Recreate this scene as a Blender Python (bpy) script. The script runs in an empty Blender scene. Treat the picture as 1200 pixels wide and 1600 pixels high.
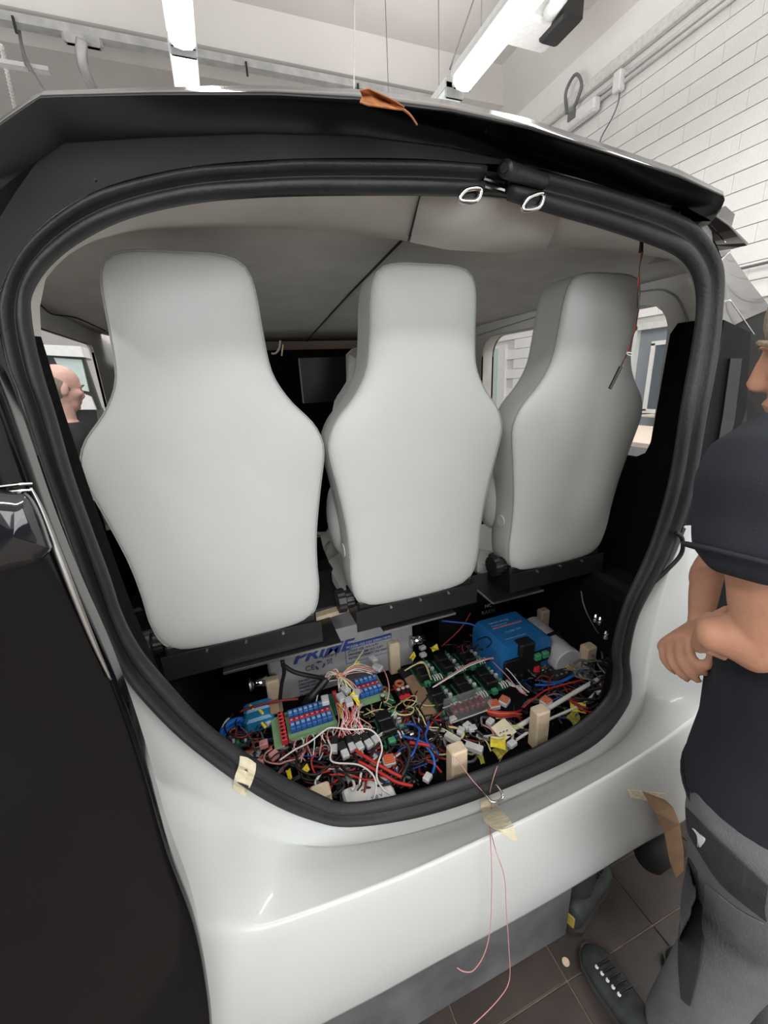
import bpy, bmesh, math, random
from mathutils import Vector, Matrix, noise
random.seed(7)
S = bpy.context.scene
COL = S.collection
PI = math.pi

# ---------------------------------------------------------------- camera
CAMZ = 1.68
FPX = 640.0                                    # focal length in pixels of the 1200x1600 frame
def _cd(x, y): return Vector((x - 600, 800 - y, -FPX))
_z = -_cd(700, 2800); _z.normalize()
_y = _cd(345, 585); _y -= _z * _y.dot(_z); _y.normalize()
_x = _y.cross(_z)
ROT = Matrix((_x, _y, _z))                     # camera axes -> world axes
cam_data = bpy.data.cameras.new('camera'); cam = bpy.data.objects.new('camera', cam_data); COL.objects.link(cam)
cam.matrix_world = Matrix.Translation((0, 0, CAMZ)) @ ROT.to_4x4()
cam_data.sensor_fit = 'VERTICAL'; cam_data.sensor_height = 24; cam_data.lens = FPX / 1600 * 24
cam_data.clip_start = .02; cam_data.clip_end = 100
S.camera = cam

# ---------------------------------------------------------------- light
S.view_settings.view_transform = 'Standard'; S.view_settings.look = 'None'
S.view_settings.exposure = -0.40; S.view_settings.gamma = 1.0; S.view_settings.use_curve_mapping = False
w = bpy.data.worlds.new('world'); S.world = w; w.use_nodes = True
w.node_tree.nodes['Background'].inputs[0].default_value = (.9, .95, 1, 1)
w.node_tree.nodes['Background'].inputs[1].default_value = 1.0
def area(name, loc, sx, sy, power, rot=(0, 0, 0), col=(1, .985, .96)):
    l = bpy.data.lights.new(name, 'AREA'); l.shape = 'RECTANGLE'; l.size = sx; l.size_y = sy
    l.energy = power; l.color = col
    o = bpy.data.objects.new(name, l); COL.objects.link(o); o.location = loc; o.rotation_euler = rot
    return o
# tubes of the hall: the row behind the photographer, the row over the van, the rows beside and ahead
UP = (PI, 0, 0)
area('tube_light_behind', (.5, -2.3, 4.1), 4.5, .35, 150)
area('tube_light_left', (-2.6, -.2, 4.1), .3, 4, 130)
area('tube_light_above_left', (.08, 2.5, 3.62), .13, 2.4, 45)
area('tube_light_above_right', (1.95, 2.2, 3.62), .13, 2.4, 45)
area('tube_light_ahead', (.6, 5.0, 4.1), 3, .5, 60)
area('tube_light_side', (3.2, .2, 4.3), .3, 3.0, 80)
# added up-facing fill for the roof, standing in for upward spill of the tubes
area('roof_fill_left', (-1.5, 2.0, 3.85), 1.5, 6, 90, UP)
area('roof_fill_right', (2.2, 2.0, 3.85), 1.5, 6, 115, UP)
area('roof_fill_behind', (.5, -3, 4.0), 6, 2, 90, UP)
area('added_fill_left', (-5.8, 2.2, 1.7), 2.4, 5.0, 260, (0, -PI / 2, 0), (.95, .98, 1))  # added fill from the left, entering the side windows to lift the headliner
# added daylight-toned fill behind the photographer; no gate stands there
area('added_fill_behind', (.6, -5.8, 2.1), 6.0, 3.0, 290, (PI / 2, 0, 0), (.93, .97, 1))

# ---------------------------------------------------------------- pixel ray -> point at a real distance
def _ray(px, py): return ROT @ _cd(px, py)
def PY(px, py, Y): d = _ray(px, py); t = Y / d.y; return Vector((d.x * t, Y, CAMZ + d.z * t))
def PX(px, py, X): d = _ray(px, py); t = X / d.x; return Vector((X, d.y * t, CAMZ + d.z * t))
def PZ(px, py, Z): d = _ray(px, py); t = (Z - CAMZ) / d.z; return Vector((d.x * t, d.y * t, Z))

# ---------------------------------------------------------------- materials
def mat(name, col, rough=.5, metal=0, spec=.5, noise_amt=.06, noise_scale=30, bump=0, bump_scale=200, coat=0,
        emit=None, alpha=1, trans=0, col2=None):
    m = bpy.data.materials.new(name); m.use_nodes = True; nt = m.node_tree; N = nt.nodes; L = nt.links
    b = N['Principled BSDF']
    b.inputs['Roughness'].default_value = rough; b.inputs['Metallic'].default_value = metal
    b.inputs['Specular IOR Level'].default_value = spec
    b.inputs['Coat Weight'].default_value = coat; b.inputs['Coat Roughness'].default_value = .03
    tc = N.new('ShaderNodeTexCoord')
    nz = N.new('ShaderNodeTexNoise'); nz.inputs['Scale'].default_value = noise_scale; nz.inputs['Detail'].default_value = 4
    L.new(tc.outputs['Object'], nz.inputs['Vector'])
    rp = N.new('ShaderNodeValToRGB'); rp.color_ramp.elements[0].position = .3; rp.color_ramp.elements[1].position = .7
    c2 = col2 if col2 else tuple(min(1, c * (1 + noise_amt)) for c in col)
    c1 = col if col2 else tuple(c * (1 - noise_amt) for c in col)
    rp.color_ramp.elements[0].color = (*c1, 1); rp.color_ramp.elements[1].color = (*c2, 1)
    L.new(nz.outputs['Fac'], rp.inputs['Fac']); L.new(rp.outputs['Color'], b.inputs['Base Color'])
    if bump:
        n2 = N.new('ShaderNodeTexNoise'); n2.inputs['Scale'].default_value = bump_scale; n2.inputs['Detail'].default_value = 3
        L.new(tc.outputs['Object'], n2.inputs['Vector'])
        bp = N.new('ShaderNodeBump'); bp.inputs['Strength'].default_value = bump; bp.inputs['Distance'].default_value = .01
        L.new(n2.outputs['Fac'], bp.inputs['Height']); L.new(bp.outputs['Normal'], b.inputs['Normal'])
    if emit:
        b.inputs['Emission Color'].default_value = (*emit[0], 1); b.inputs['Emission Strength'].default_value = emit[1]
    if trans: b.inputs['Transmission Weight'].default_value = trans
    if alpha < 1: b.inputs['Alpha'].default_value = alpha
    return m

M = {}
M['seat'] = mat('white_leather', (.61, .63, .61), .42, noise_amt=.02, noise_scale=6, bump=.10, bump_scale=500)
M['piping'] = mat('grey_piping', (.36, .37, .36), .5)
M['paint_w'] = mat('white_paint', (.62, .64, .63), .32, noise_amt=.03, noise_scale=600, coat=.35)
M['gloss'] = mat('black_gloss', (.003, .003, .004), .06, spec=.5, noise_amt=.1, noise_scale=3, coat=.6)
M['door_gloss'] = mat('deep_black_gloss', (.003, .003, .004), .10, spec=.38, noise_amt=.1, noise_scale=3)
M['header'] = mat('black_panel_reflected_grey', (.075, .075, .072), .25, spec=.5, noise_amt=.08, noise_scale=12)  # grey reflection of the hall put into the black panel's base colour
M['matte_black'] = mat('matte_black_trim', (.006, .006, .007), .6, spec=.15, noise_amt=.2)
M['satin'] = mat('black_satin', (.008, .008, .009), .35, spec=.4)
M['rubber'] = mat('black_rubber', (.022, .022, .024), .5, noise_amt=.25, noise_scale=9, bump=.12, bump_scale=150)
M['carpet'] = mat('black_carpet', (.007, .007, .007), .95, spec=.1, noise_amt=.4, noise_scale=150, bump=.3, bump_scale=700)
M['suede'] = mat('grey_suede', (.78, .765, .73), .95, spec=.1, noise_amt=0, noise_scale=9, col2=(.68, .665, .63), bump=.1, bump_scale=400)
M['suede_line'] = mat('dark_seam', (.02, .02, .02), .8)
M['chrome'] = mat('chrome', (.75, .75, .75), .12, metal=1)
M['steel'] = mat('steel_edge', (.6, .6, .6), .3, metal=1)
M['lens'] = mat('dark_lens', (.012, .013, .016), .05, coat=1)
M['lens_soft'] = mat('hazy_dark_glass', (.02, .021, .026), .32, coat=.3)
M['white_wall'] = mat('white_wall', (.74, .73, .71), .8, noise_amt=.03, noise_scale=2, bump=.15, bump_scale=60)
M['added_dark_band'] = mat('unseen_dark_band', (.035, .036, .04), .7)
M['mortar'] = mat('darker_joint', (.55, .54, .52), .9)  # joints a little darker than the blocks
M['block'] = mat('painted_block', (.76, .755, .735), .75, noise_amt=.03, noise_scale=3, bump=.25, bump_scale=50)
M['ceil'] = mat('ceiling_concrete', (.60, .575, .55), .85, noise_amt=.04, noise_scale=1.5, bump=.1, bump_scale=40)
M['galv'] = mat('galvanised', (.42, .42, .42), .55, metal=.3, noise_amt=.15, noise_scale=10)
M['conduit'] = mat('conduit_grey', (.62, .61, .59), .5, noise_amt=.1)
M['plastic_w'] = mat('white_plastic', (.72, .72, .71), .4)
M['lamp'] = mat('lamp_diffuser', (.9, .9, .9), .4, emit=((1, 1, .97), 4.5))
M['lamp_off'] = mat('lamp_diffuser_clear', (.72, .78, .76), .25, emit=((.9, 1, .97), .35))  # unlit diffuser, given a faint glow of its own
M['tile'] = mat('brown_tile', (.036, .027, .023), .48, noise_amt=.45, noise_scale=6, col2=(.062, .048, .041), bump=.1, bump_scale=40)
M['grout'] = mat('grout', (.17, .14, .12), .8, noise_amt=.2)
M['ply_grey'] = mat('scuffed_grey_board', (.075, .075, .08), .6, noise_amt=.5, noise_scale=7, col2=(.15, .15, .155), bump=.15, bump_scale=30)
M['wood'] = mat('beech_block', (.62, .49, .345), .7, noise_amt=0, noise_scale=40, col2=(.70, .57, .42), bump=.1, bump_scale=120)
M['mdf'] = mat('brown_fibreboard', (.36, .23, .14), .8, noise_amt=.12, noise_scale=40)
M['masking'] = mat('masking_tape', (.72, .66, .48), .7, noise_amt=.08, noise_scale=40, bump=.3, bump_scale=80)
M['brown_tape'] = mat('brown_paper', (.36, .22, .13), .7, noise_amt=.1)
M['leaf'] = mat('dry_leaf', (.33, .12, .04), .7, noise_amt=.4, noise_scale=60)
M['pcb'] = mat('green_circuit_board', (.02, .13, .07), .4, noise_amt=.3, noise_scale=120)
M['pcb_l'] = mat('pale_green_edge', (.22, .38, .20), .5)
M['relay_b'] = mat('blue_relay', (.03, .13, .42), .35)
M['relay_p'] = mat('blue_relay_print', (.35, .48, .66), .5)
M['black_p'] = mat('black_plastic', (.012, .012, .013), .4)
M['red_p'] = mat('red_plastic', (.62, .035, .045), .4)
M['dred'] = mat('dark_red_fuse', (.13, .012, .012), .3)
M['green_p'] = mat('green_terminal', (.06, .33, .16), .4)
M['blue_box'] = mat('blue_housing', (.018, .17, .46), .42, noise_amt=.04)
M['ltblue'] = mat('blue_cell_wrap', (.02, .20, .42), .3)
M['cyl_w'] = mat('white_capacitor', (.56, .55, .58), .35, noise_amt=.02)
M['batt'] = mat('grey_battery', (.36, .36, .375), .5)
M['batt_lab'] = mat('battery_label_blue', (.03, .06, .24), .5)
M['print_d'] = mat('dark_print', (.07, .08, .16), .6)
M['print_w'] = mat('white_print', (.68, .72, .75), .6)
M['print_b'] = mat('pale_blue_print', (.22, .42, .66), .6)
M['print_o'] = mat('orange_print', (.62, .22, .16), .6)
M['yellow'] = mat('yellow_tag', (.80, .66, .05), .5)
M['yellow_d'] = mat('olive_tag', (.36, .34, .05), .5)
M['orange_c'] = mat('orange_lever', (.68, .16, .07), .4)
M['nylon'] = mat('milky_connector', (.55, .56, .57), .35)
M['copper'] = mat('copper_coil', (.55, .20, .10), .35, metal=.4)
M['brass'] = mat('brass', (.5, .38, .2), .3, metal=1)
M['clear'] = mat('clear_cover', (.6, .65, .65), .08, alpha=.12)
M['bag'] = mat('clear_plastic_bag', (.55, .54, .52), .25, alpha=.6, bump=.8, bump_scale=30)
M['w_black'] = mat('wire_black', (.010, .010, .011), .45)
M['w_red'] = mat('wire_red', (.50, .025, .02), .45)
M['w_dred'] = mat('wire_dark_red', (.20, .018, .018), .45)
M['w_white'] = mat('wire_white', (.72, .71, .68), .45)
M['w_pink'] = mat('wire_pink', (.66, .30, .31), .45)
M['w_blue'] = mat('wire_blue', (.02, .08, .38), .45)
M['w_bblue'] = mat('wire_bright_blue', (.015, .16, .62), .4)
M['w_yel'] = mat('wire_yellow', (.62, .60, .28), .45)
M['w_org'] = mat('wire_orange', (.62, .17, .06), .45)
M['w_grey'] = mat('wire_grey', (.14, .14, .15), .45)
M['skin'] = mat('skin', (.52, .26, .165), .5, noise_amt=.08, noise_scale=25, bump=.08, bump_scale=150)
M['skin2'] = mat('pale_skin', (.60, .36, .30), .5, noise_amt=.10, noise_scale=30)
M['shirt'] = mat('dark_navy_cotton', (.026, .029, .037), .9, spec=.2, noise_amt=.15, noise_scale=8, bump=.25, bump_scale=500)
M['shirt2'] = mat('charcoal_cotton', (.028, .028, .033), .9, spec=.2)
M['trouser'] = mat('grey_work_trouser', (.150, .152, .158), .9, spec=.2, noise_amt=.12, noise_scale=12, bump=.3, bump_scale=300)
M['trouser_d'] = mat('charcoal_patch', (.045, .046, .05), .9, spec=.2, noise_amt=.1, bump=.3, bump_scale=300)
M['hair_g'] = mat('grey_blond_hair', (.30, .24, .17), .8, noise_amt=.3, noise_scale=120, bump=.5, bump_scale=300)
M['hair_d'] = mat('cropped_hair', (.20, .16, .13), .85, noise_amt=.3, noise_scale=90)
M['shoe'] = mat('dark_shoe', (.035, .042, .042), .6, noise_amt=.3, noise_scale=30)
M['sole'] = mat('shoe_sole', (.05, .05, .048), .6)
M['olive'] = mat('mustard_piece', (.42, .32, .06), .6)
M['eye'] = mat('eye_white', (.6, .58, .55), .3)
M['door_g'] = mat('grey_door', (.21, .23, .26), .5)
M['pane'] = mat('window_pane', (.07, .09, .11), .12)
M['pane_mint'] = mat('mint_pane', (.50, .60, .57), .25)
M['table'] = mat('table_top', (.66, .56, .47), .5)
M['glass'] = mat('side_glass', (.9, .95, .95), .02, alpha=.06)
M['tyre'] = mat('tyre_rubber', (.012, .012, .012), .8)

# ---------------------------------------------------------------- geometry helpers
class MB:
    def __init__(s): s.v = []; s.f = []; s.mi = []; s.m = 0
    def add(s, vs, fs):
        n = len(s.v); s.v += [tuple(p) for p in vs]
        for f in fs: s.f.append([n + i for i in f]); s.mi.append(s.m)
        return s
    def box(s, c, d, rz=0, rx=0, ry=0, ch=0.0):
        R = Matrix.Rotation(rz, 3, 'Z') @ Matrix.Rotation(rx, 3, 'X') @ Matrix.Rotation(ry, 3, 'Y')
        hx, hy, hz = d[0] / 2, d[1] / 2, d[2] / 2
        if ch > 0:                                  # chamfered box: three stacked octagon rings
            c2 = min(ch, hx * .9, hy * .9, hz * .9)
            def ring(ix, iz):
                a, b = hx - ix, hy - ix; k = c2
                return [(a - k, -b, iz), (a, -b + k, iz), (a, b - k, iz), (a - k, b, iz), (-a + k, b, iz), (-a, b - k, iz), (-a, -b + k, iz), (-a + k, -b, iz)]
            rs = [ring(c2 * .9, -hz), ring(0, -hz + c2), ring(0, hz - c2), ring(c2 * .9, hz)]
            vs = [Vector(c) + R @ Vector(p) for r in rs for p in r]
            fs = [[7, 6, 5, 4, 3, 2, 1, 0], [24 + i for i in range(8)]]
            for k in range(3):
                for i in range(8): fs.append([k * 8 + i, k * 8 + (i + 1) % 8, k * 8 + 8 + (i + 1) % 8, k * 8 + 8 + i])
            return s.add(vs, fs)
        vs = [Vector(c) + R @ Vector((x, y, z)) for x in (-hx, hx) for y in (-hy, hy) for z in (-hz, hz)]
        return s.add(vs, [(0, 1, 3, 2), (4, 6, 7, 5), (0, 4, 5, 1), (2, 3, 7, 6), (0, 2, 6, 4), (1, 5, 7, 3)])
    def loft(s, rings, closed=True, cap=True):
        n = len(rings[0]); base = len(s.v)
        for r in rings: s.v += [tuple(p) for p in r]
        for k in range(len(rings) - 1):
            for i in range(n if closed else n - 1):
                j = (i + 1) % n
                s.f.append([base + k * n + i, base + k * n + j, base + (k + 1) * n + j, base + (k + 1) * n + i]); s.mi.append(s.m)
        if cap and closed:
            s.f.append([base + i for i in reversed(range(n))]); s.mi.append(s.m)
            s.f.append([base + (len(rings) - 1) * n + i for i in range(n)]); s.mi.append(s.m)
        return s
    def tube(s, pts, r, n=8, closed=False, cap=True, ry=None):
        pts = [Vector(p) for p in pts]; rings = []; m = len(pts)
        up = None
        for i, p in enumerate(pts):
            if closed: t = pts[(i + 1) % m] - pts[i - 1]
            else: t = pts[min(i + 1, m - 1)] - pts[max(i - 1, 0)]
            if t.length < 1e-9: t = Vector((0, 0, 1))
            t.normalize()
            if up is None:
                up = Vector((0, 0, 1)) if abs(t.z) < .9 else Vector((0, 1, 0))
            a = t.cross(up)
            if a.length < 1e-6: a = t.cross(Vector((1, .1, 0)))
            a.normalize(); b = a.cross(t); up = b
            ra = r[i] if isinstance(r, (list, tuple)) else r
            rb = ra if ry is None else (ry[i] if isinstance(ry, (list, tuple)) else ry)
            rings.append([p + a * ra * math.cos(2 * PI * k / n) + b * rb * math.sin(2 * PI * k / n) for k in range(n)])
        if closed: rings.append(rings[0]); cap = False
        return s.loft(rings, True, cap)
    def disc(s, c, r, h, n=20, axis='Z', r2=None):
        c = Vector(c); r2 = r if r2 is None else r2
        ax = {'X': Vector((1, 0, 0)), 'Y': Vector((0, 1, 0)), 'Z': Vector((0, 0, 1))}[axis] if isinstance(axis, str) else Vector(axis).normalized()
        a = ax.orthogonal().normalized(); b = ax.cross(a)
        ring = lambda o, q: [c + ax * o + a * q * math.cos(2 * PI * k / n) + b * q * math.sin(2 * PI * k / n) for k in range(n)]
        return s.loft([ring(-h / 2, r), ring(h / 2, r2)])
    def ball(s, c, r, n=14, m=9, R=None):
        c = Vector(c); r = (r, r, r) if not hasattr(r, '__len__') else r
        rings = []
        for k in range(m + 1):
            th = PI * (k + .02) / (m + .04)
            ring = []
            for i in range(n):
                v = Vector((r[0] * math.sin(th) * math.cos(2 * PI * i / n), r[1] * math.sin(th) * math.sin(2 * PI * i / n), -r[2] * math.cos(th)))
                ring.append(c + (R @ v if R else v))
            rings.append(ring)
        return s.loft(rings)
    def grid(s, rows): return s.loft(rows, closed=False, cap=False)
def obj(name, mb, m, parent=None, smooth=False, bevel=0, subs=0, thick=0, kind=None, label=None):
    me = bpy.data.meshes.new(name)
    me.from_pydata(mb.v, [], mb.f)
    ms = m if isinstance(m, (list, tuple)) else [m]
    for q in ms: me.materials.append(M[q] if isinstance(q, str) else q)
    if len(ms) > 1:
        for p, i in zip(me.polygons, mb.mi): p.material_index = min(i, len(ms) - 1)
    bm = bmesh.new(); bm.from_mesh(me); bmesh.ops.recalc_face_normals(bm, faces=bm.faces); bm.to_mesh(me); bm.free()
    if smooth:
        for p in me.polygons: p.use_smooth = True
    o = bpy.data.objects.new(name, me); COL.objects.link(o)
    if thick:
        q = o.modifiers.new('thickness', 'SOLIDIFY'); q.thickness = thick; q.offset = 0
    if bevel:
        q = o.modifiers.new('bevel', 'BEVEL'); q.width = bevel; q.segments = 2; q.limit_method = 'ANGLE'
    if subs:
        q = o.modifiers.new('sub', 'SUBSURF'); q.levels = subs; q.render_levels = subs
    if parent: attach(o, parent)
    if kind: o['kind'] = kind
    if label: o['label'] = label
    return o
def wmat(o):
    if o.parent: return wmat(o.parent) @ o.matrix_parent_inverse @ o.matrix_basis
    return o.matrix_basis.copy()
def attach(o, parent):
    o.parent = parent; o.matrix_parent_inverse = wmat(parent).inverted()
def thing(name, label, cat, loc=(0, 0, 0), group=None):
    o = bpy.data.objects.new(name, None); COL.objects.link(o); o.location = loc; o.empty_display_size = .05
    o['label'] = label; o['category'] = cat
    if group: o['group'] = group
    return o
def tag(o, label, cat, group=None):
    o['label'] = label; o['category'] = cat
    if group: o['group'] = group
    return o
def dup(root, delta, label=None, group=None):
    r = root.copy(); COL.objects.link(r); r.location = Vector(root.location) + Vector(delta)
    if label: r['label'] = label
    if group: r['group'] = group
    for ch in list(root.children):
        c = ch.copy(); COL.objects.link(c); pi_ = ch.matrix_parent_inverse.copy(); c.parent = r; c.matrix_parent_inverse = pi_
        for g in list(ch.children):
            d = g.copy(); COL.objects.link(d); pi_ = g.matrix_parent_inverse.copy(); d.parent = c; d.matrix_parent_inverse = pi_
    return r
def crom(pts, n=6, closed=False):
    P = [Vector(p) for p in pts]; out = []; m = len(P)
    for i in range(m if closed else m - 1):
        if closed: a, b, c, d = P[i - 1], P[i], P[(i + 1) % m], P[(i + 2) % m]
        else: a, b, c, d = P[max(i - 1, 0)], P[i], P[i + 1], P[min(i + 2, m - 1)]
        for k in range(n):
            t = k / n
            out.append(.5 * ((2 * b) + (-a + c) * t + (2 * a - 5 * b + 4 * c - d) * t * t + (-a + 3 * b - 3 * c + d) * t ** 3))
    if not closed: out.append(P[-1])
    return out
def resample(pts, n, closed=False):
    P = [Vector(p) for p in pts]
    if closed: P.append(P[0])
    L = [0]
    for a, b in zip(P, P[1:]): L.append(L[-1] + (b - a).length)
    out = []; j = 0; tot = L[-1]
    for i in range(n):
        t = tot * i / (n if closed else n - 1)
        while j < len(P) - 2 and L[j + 1] < t: j += 1
        u = (t - L[j]) / max(1e-9, L[j + 1] - L[j]); out.append(P[j].lerp(P[j + 1], min(1, max(0, u))))
    return out
def text(name, s, loc, size, m, rot=(0, 0, 0), parent=None, ext=.0006, shear=0, ax='LEFT', bold=0, sx=1):
    c = bpy.data.curves.new(name, 'FONT'); c.body = s; c.size = size; c.extrude = ext; c.shear = shear; c.align_x = ax; c.offset = bold; c.resolution_u = 2
    t = bpy.data.objects.new('tmp', c); me = bpy.data.meshes.new_from_object(t); bpy.data.objects.remove(t)
    me.materials.append(M[m]); o = bpy.data.objects.new(name, me); COL.objects.link(o)
    o.location = loc; o.rotation_euler = rot; o.scale = (sx, 1, 1)
    if parent: attach(o, parent)
    return o
def bake(name, parts, m, voxel=.008, smooth=4, parent=None, subs=0):
    """closed shapes fused into ONE continuous skin"""
    mb = MB()
    for p in parts: mb.add(p.v, p.f)
    o = obj('tmp', mb, m)
    q = o.modifiers.new('r', 'REMESH'); q.mode = 'VOXEL'; q.voxel_size = voxel; q.use_smooth_shade = True
    q = o.modifiers.new('s', 'SMOOTH'); q.factor = .6; q.iterations = smooth
    bpy.context.view_layer.update()
    me = bpy.data.meshes.new_from_object(o.evaluated_get(bpy.context.evaluated_depsgraph_get()))
    bpy.data.objects.remove(o)
    for p in me.polygons: p.use_smooth = True
    n = bpy.data.objects.new(name, me); COL.objects.link(n)
    if not me.materials: me.materials.append(M[m])
    if parent: attach(n, parent)
    return n
def struct(o): o['kind'] = 'structure'; return o

# ================================================================ THE HALL
XR = 4.2; ZC = 5.35; YF = 9.0; YB = -6.0; XL = -6.0
FX0, FX1, FY0, FY1 = -1.35, 3.15, -1.35, 2.7       # tiled patch built tile by tile
struct(obj('floor', MB().box(((XL + XR) / 2, (YF + YB) / 2, -.06), (XR - XL, YF - YB, .11)), 'grout'))
tile_me = None
TS = .17; TL = .34
fl = bpy.data.objects['floor']
b = MB(); b.box((0, 0, 0), (TL - .005, TS - .005, .008), ch=.0012)
tile0 = obj('tile', b, 'tile')
nt = 0
y = .511 + .0 ; rows = []
for j in range(-3, 10):
    for i in range(-2, 7):
        cx = .676 - TL / 2 + i * TL; cy = .511 - TS / 2 + j * TS
        o = tile0 if nt == 0 else tile0.copy()
        if nt: COL.objects.link(o)
        o.location = (cx, cy, -.004); attach(o, fl); nt += 1
bb = MB()
bb.box(((XL + XR) / 2, (YF + YB) / 2, -.0042), (XR - XL, YF - YB, .002))
struct(obj('wall_right', MB().box((XR + .16, (YF + YB) / 2, ZC / 2), (.3, YF - YB, ZC)), 'mortar'))
wr = bpy.data.objects['wall_right']
DARK_BANDS = []
# blocks in courses: horizontal joints read, upright joints are nearly painted shut
CH = .14; BL = .5; nb = 0
b = MB(); b.box((0, 0, 0), (.03, BL - .002, CH - .006), ch=.002)
blk = obj('block', b, 'block')
for r in range(0, 24):
    z = 1.06 + (r + .5) * CH
    for k in range(0, 12):
        yb = 1.25 + (k + .5) * BL + (BL / 2 if r % 2 else 0)
        if 2.0 < yb < 3.45 and z < 2.15: continue
        if yb > 7.0 or (yb > 5.5 and z < 2.2): continue
        o = blk if nb == 0 else blk.copy()
        if nb: COL.objects.link(o)
        o.location = (XR + .001 + random.uniform(-.001, .001), yb, z); attach(o, wr); nb += 1
ZB = 1.06 + 24 * CH
# plain painted masonry where the courses cannot be told apart
b = MB(); b.box((XR - .0, (ZB and (YF + YB) / 2), (ZB + ZC) / 2), (.034, YF - YB, ZC - ZB))
b.box((XR, (YB + 1.24) / 2, ZB / 2), (.03, 1.24 - YB, ZB)); b.box((XR, (YF + 7.0) / 2, ZB / 2), (.03, YF - 7.0, ZB)); b.box((XR, 4.2, .52), (.03, 5.9, 1.05))
o = obj('plaster', b, 'white_wall', wr)
for nm, c_, d_ in (('wall_left', (XL + .02, (YF + YB) / 2, 1.2), (.04, YF - YB, 2.4)), ('wall_back', ((XL + XR) / 2, YB + .02, .6), (XR - XL, .04, 1.2))): DARK_BANDS.append((nm, c_, d_))
struct(obj('wall_front', MB().box(((XL + XR) / 2, YF + .1, ZC / 2), (XR - XL, .2, ZC)), 'white_wall'))
struct(obj('wall_left', MB().box((XL - .1, (YF + YB) / 2, ZC / 2), (.2, YF - YB, ZC)), 'white_wall'))
struct(obj('wall_back', MB().box(((XL + XR) / 2, YB - .1, ZC / 2), (XR - XL, .2, ZC)), 'white_wall'))
for nm, c_, d_ in DARK_BANDS: obj('added_dark_band', MB().box(c_, d_), 'added_dark_band', bpy.data.objects[nm])  # added unseen dark bands that darken what the black panels reflect
struct(obj('ceiling', MB().box(((XL + XR) / 2, (YF + YB) / 2, ZC + .1), (XR - XL, YF - YB, .2)), 'ceil'))
ce = bpy.data.objects['ceiling']
# ribs of the precast roof, running across the hall, and the haunch on the right wall
for yy, h, w_ in ((-4.2, .28, .5), (-1.2, .28, .5), (2.1, .28, .5), (4.2, .2, .3)):
    b = MB(); x0, x1 = XL, XR
    b.loft([[(x, yy - w_ / 2 - .22, ZC), (x, yy - w_ / 2, ZC - h), (x, yy + w_ / 2, ZC - h), (x, yy + w_ / 2 + .22, ZC)] for x in (x0, x1)])
    obj('roof_rib', b, 'ceil', ce)
b = MB(); b.loft([[(x, 5.55, ZC), (x, 5.8, ZC - .25), (x, 6.2, ZC - .3), (x, 6.5, ZC - .02), (x, 6.5, ZC)] for x in (XL, XR)]); obj('roof_rib', b, 'ceil', ce)
b = MB(); b.loft([[(XR - .35, y, ZC), (XR - .25, y, ZC - .1), (XR, y, ZC - .42), (XR, y, ZC)] for y in (YB, YF)]); obj('haunch', b, 'ceil', ce)

# cable duct and brackets under the roof
t = thing('cable_duct', 'grey metal cable duct crossing the ceiling above the van roof', 'duct', (0, 6.0, 5.0))
obj('channel', MB().box((-.6, PZ(270, 80, 5.0).y, 5.0), (7.4, .10, .07)), 'galv', t)
for x in (-1.28, .75, 2.0, -2.5): obj('clip', MB().box((x, PZ(270, 80, 5.0).y - .07, 4.93), (.02, .02, .12)), 'black_p', t)
t = thing('duct_bracket', 'curved grey metal bracket dropping from the ceiling duct', 'bracket', tuple(PZ(128, 62, 4.9)))
pp = [PZ(x, y, z) for x, y, z in ((128, 62, 4.9), (127, 84, 4.8), (132, 110, 4.72), (146, 140, 4.66), (165, 175, 4.6))]
b = MB(); b.tube(crom(pp), .05, 6, ry=.015); obj('arm', b, 'galv', t, smooth=True)
b = MB(); q = PZ(128, 58, 4.96); b.loft([[q + Vector((dx * s_, .0, dz)) for dx, dz in ((-.24, .05), (.24, .05), (.07, -.1), (-.07, -.1))] + [] for s_ in (1, 1)]) if False else b.box(q, (.34, .05, .14), ch=.06)
obj('gusset', b, 'galv', t)
t = thing('hanging_rail', 'short grey rail hung from a twisted wire at top left', 'rail', tuple(PZ(33, 105, 4.4)))
obj('rail', MB().box(PZ(10, 100, 4.4), (.62, .07, .03)), 'galv', t)
b = MB(); b.tube(crom([PZ(18, 0, 5.3), PZ(27, 30, 5.2), PZ(34, 72, 4.7), PZ(44, 100, 4.4), PZ(66, 138, 4.1), PZ(90, 180, 3.9)]), .014, 6); obj('wire', b, 'w_grey', t)
b = MB(); b.tube(crom([PZ(22, 10, 5.3), PZ(30, 50, 5.0), PZ(38, 95, 4.45), PZ(46, 110, 4.35)]), .01, 6); obj('wire', b, 'w_grey', t)
b = MB(); b.tube([PZ(2 + k * .65, 70 + k * 3, 4.6) for k in range(44)], [.022 if k % 2 else .010 for k in range(44)], 6)
tag(obj('chain', b, 'conduit'), 'thin pale chain hanging at the far top left', 'chain')

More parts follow.
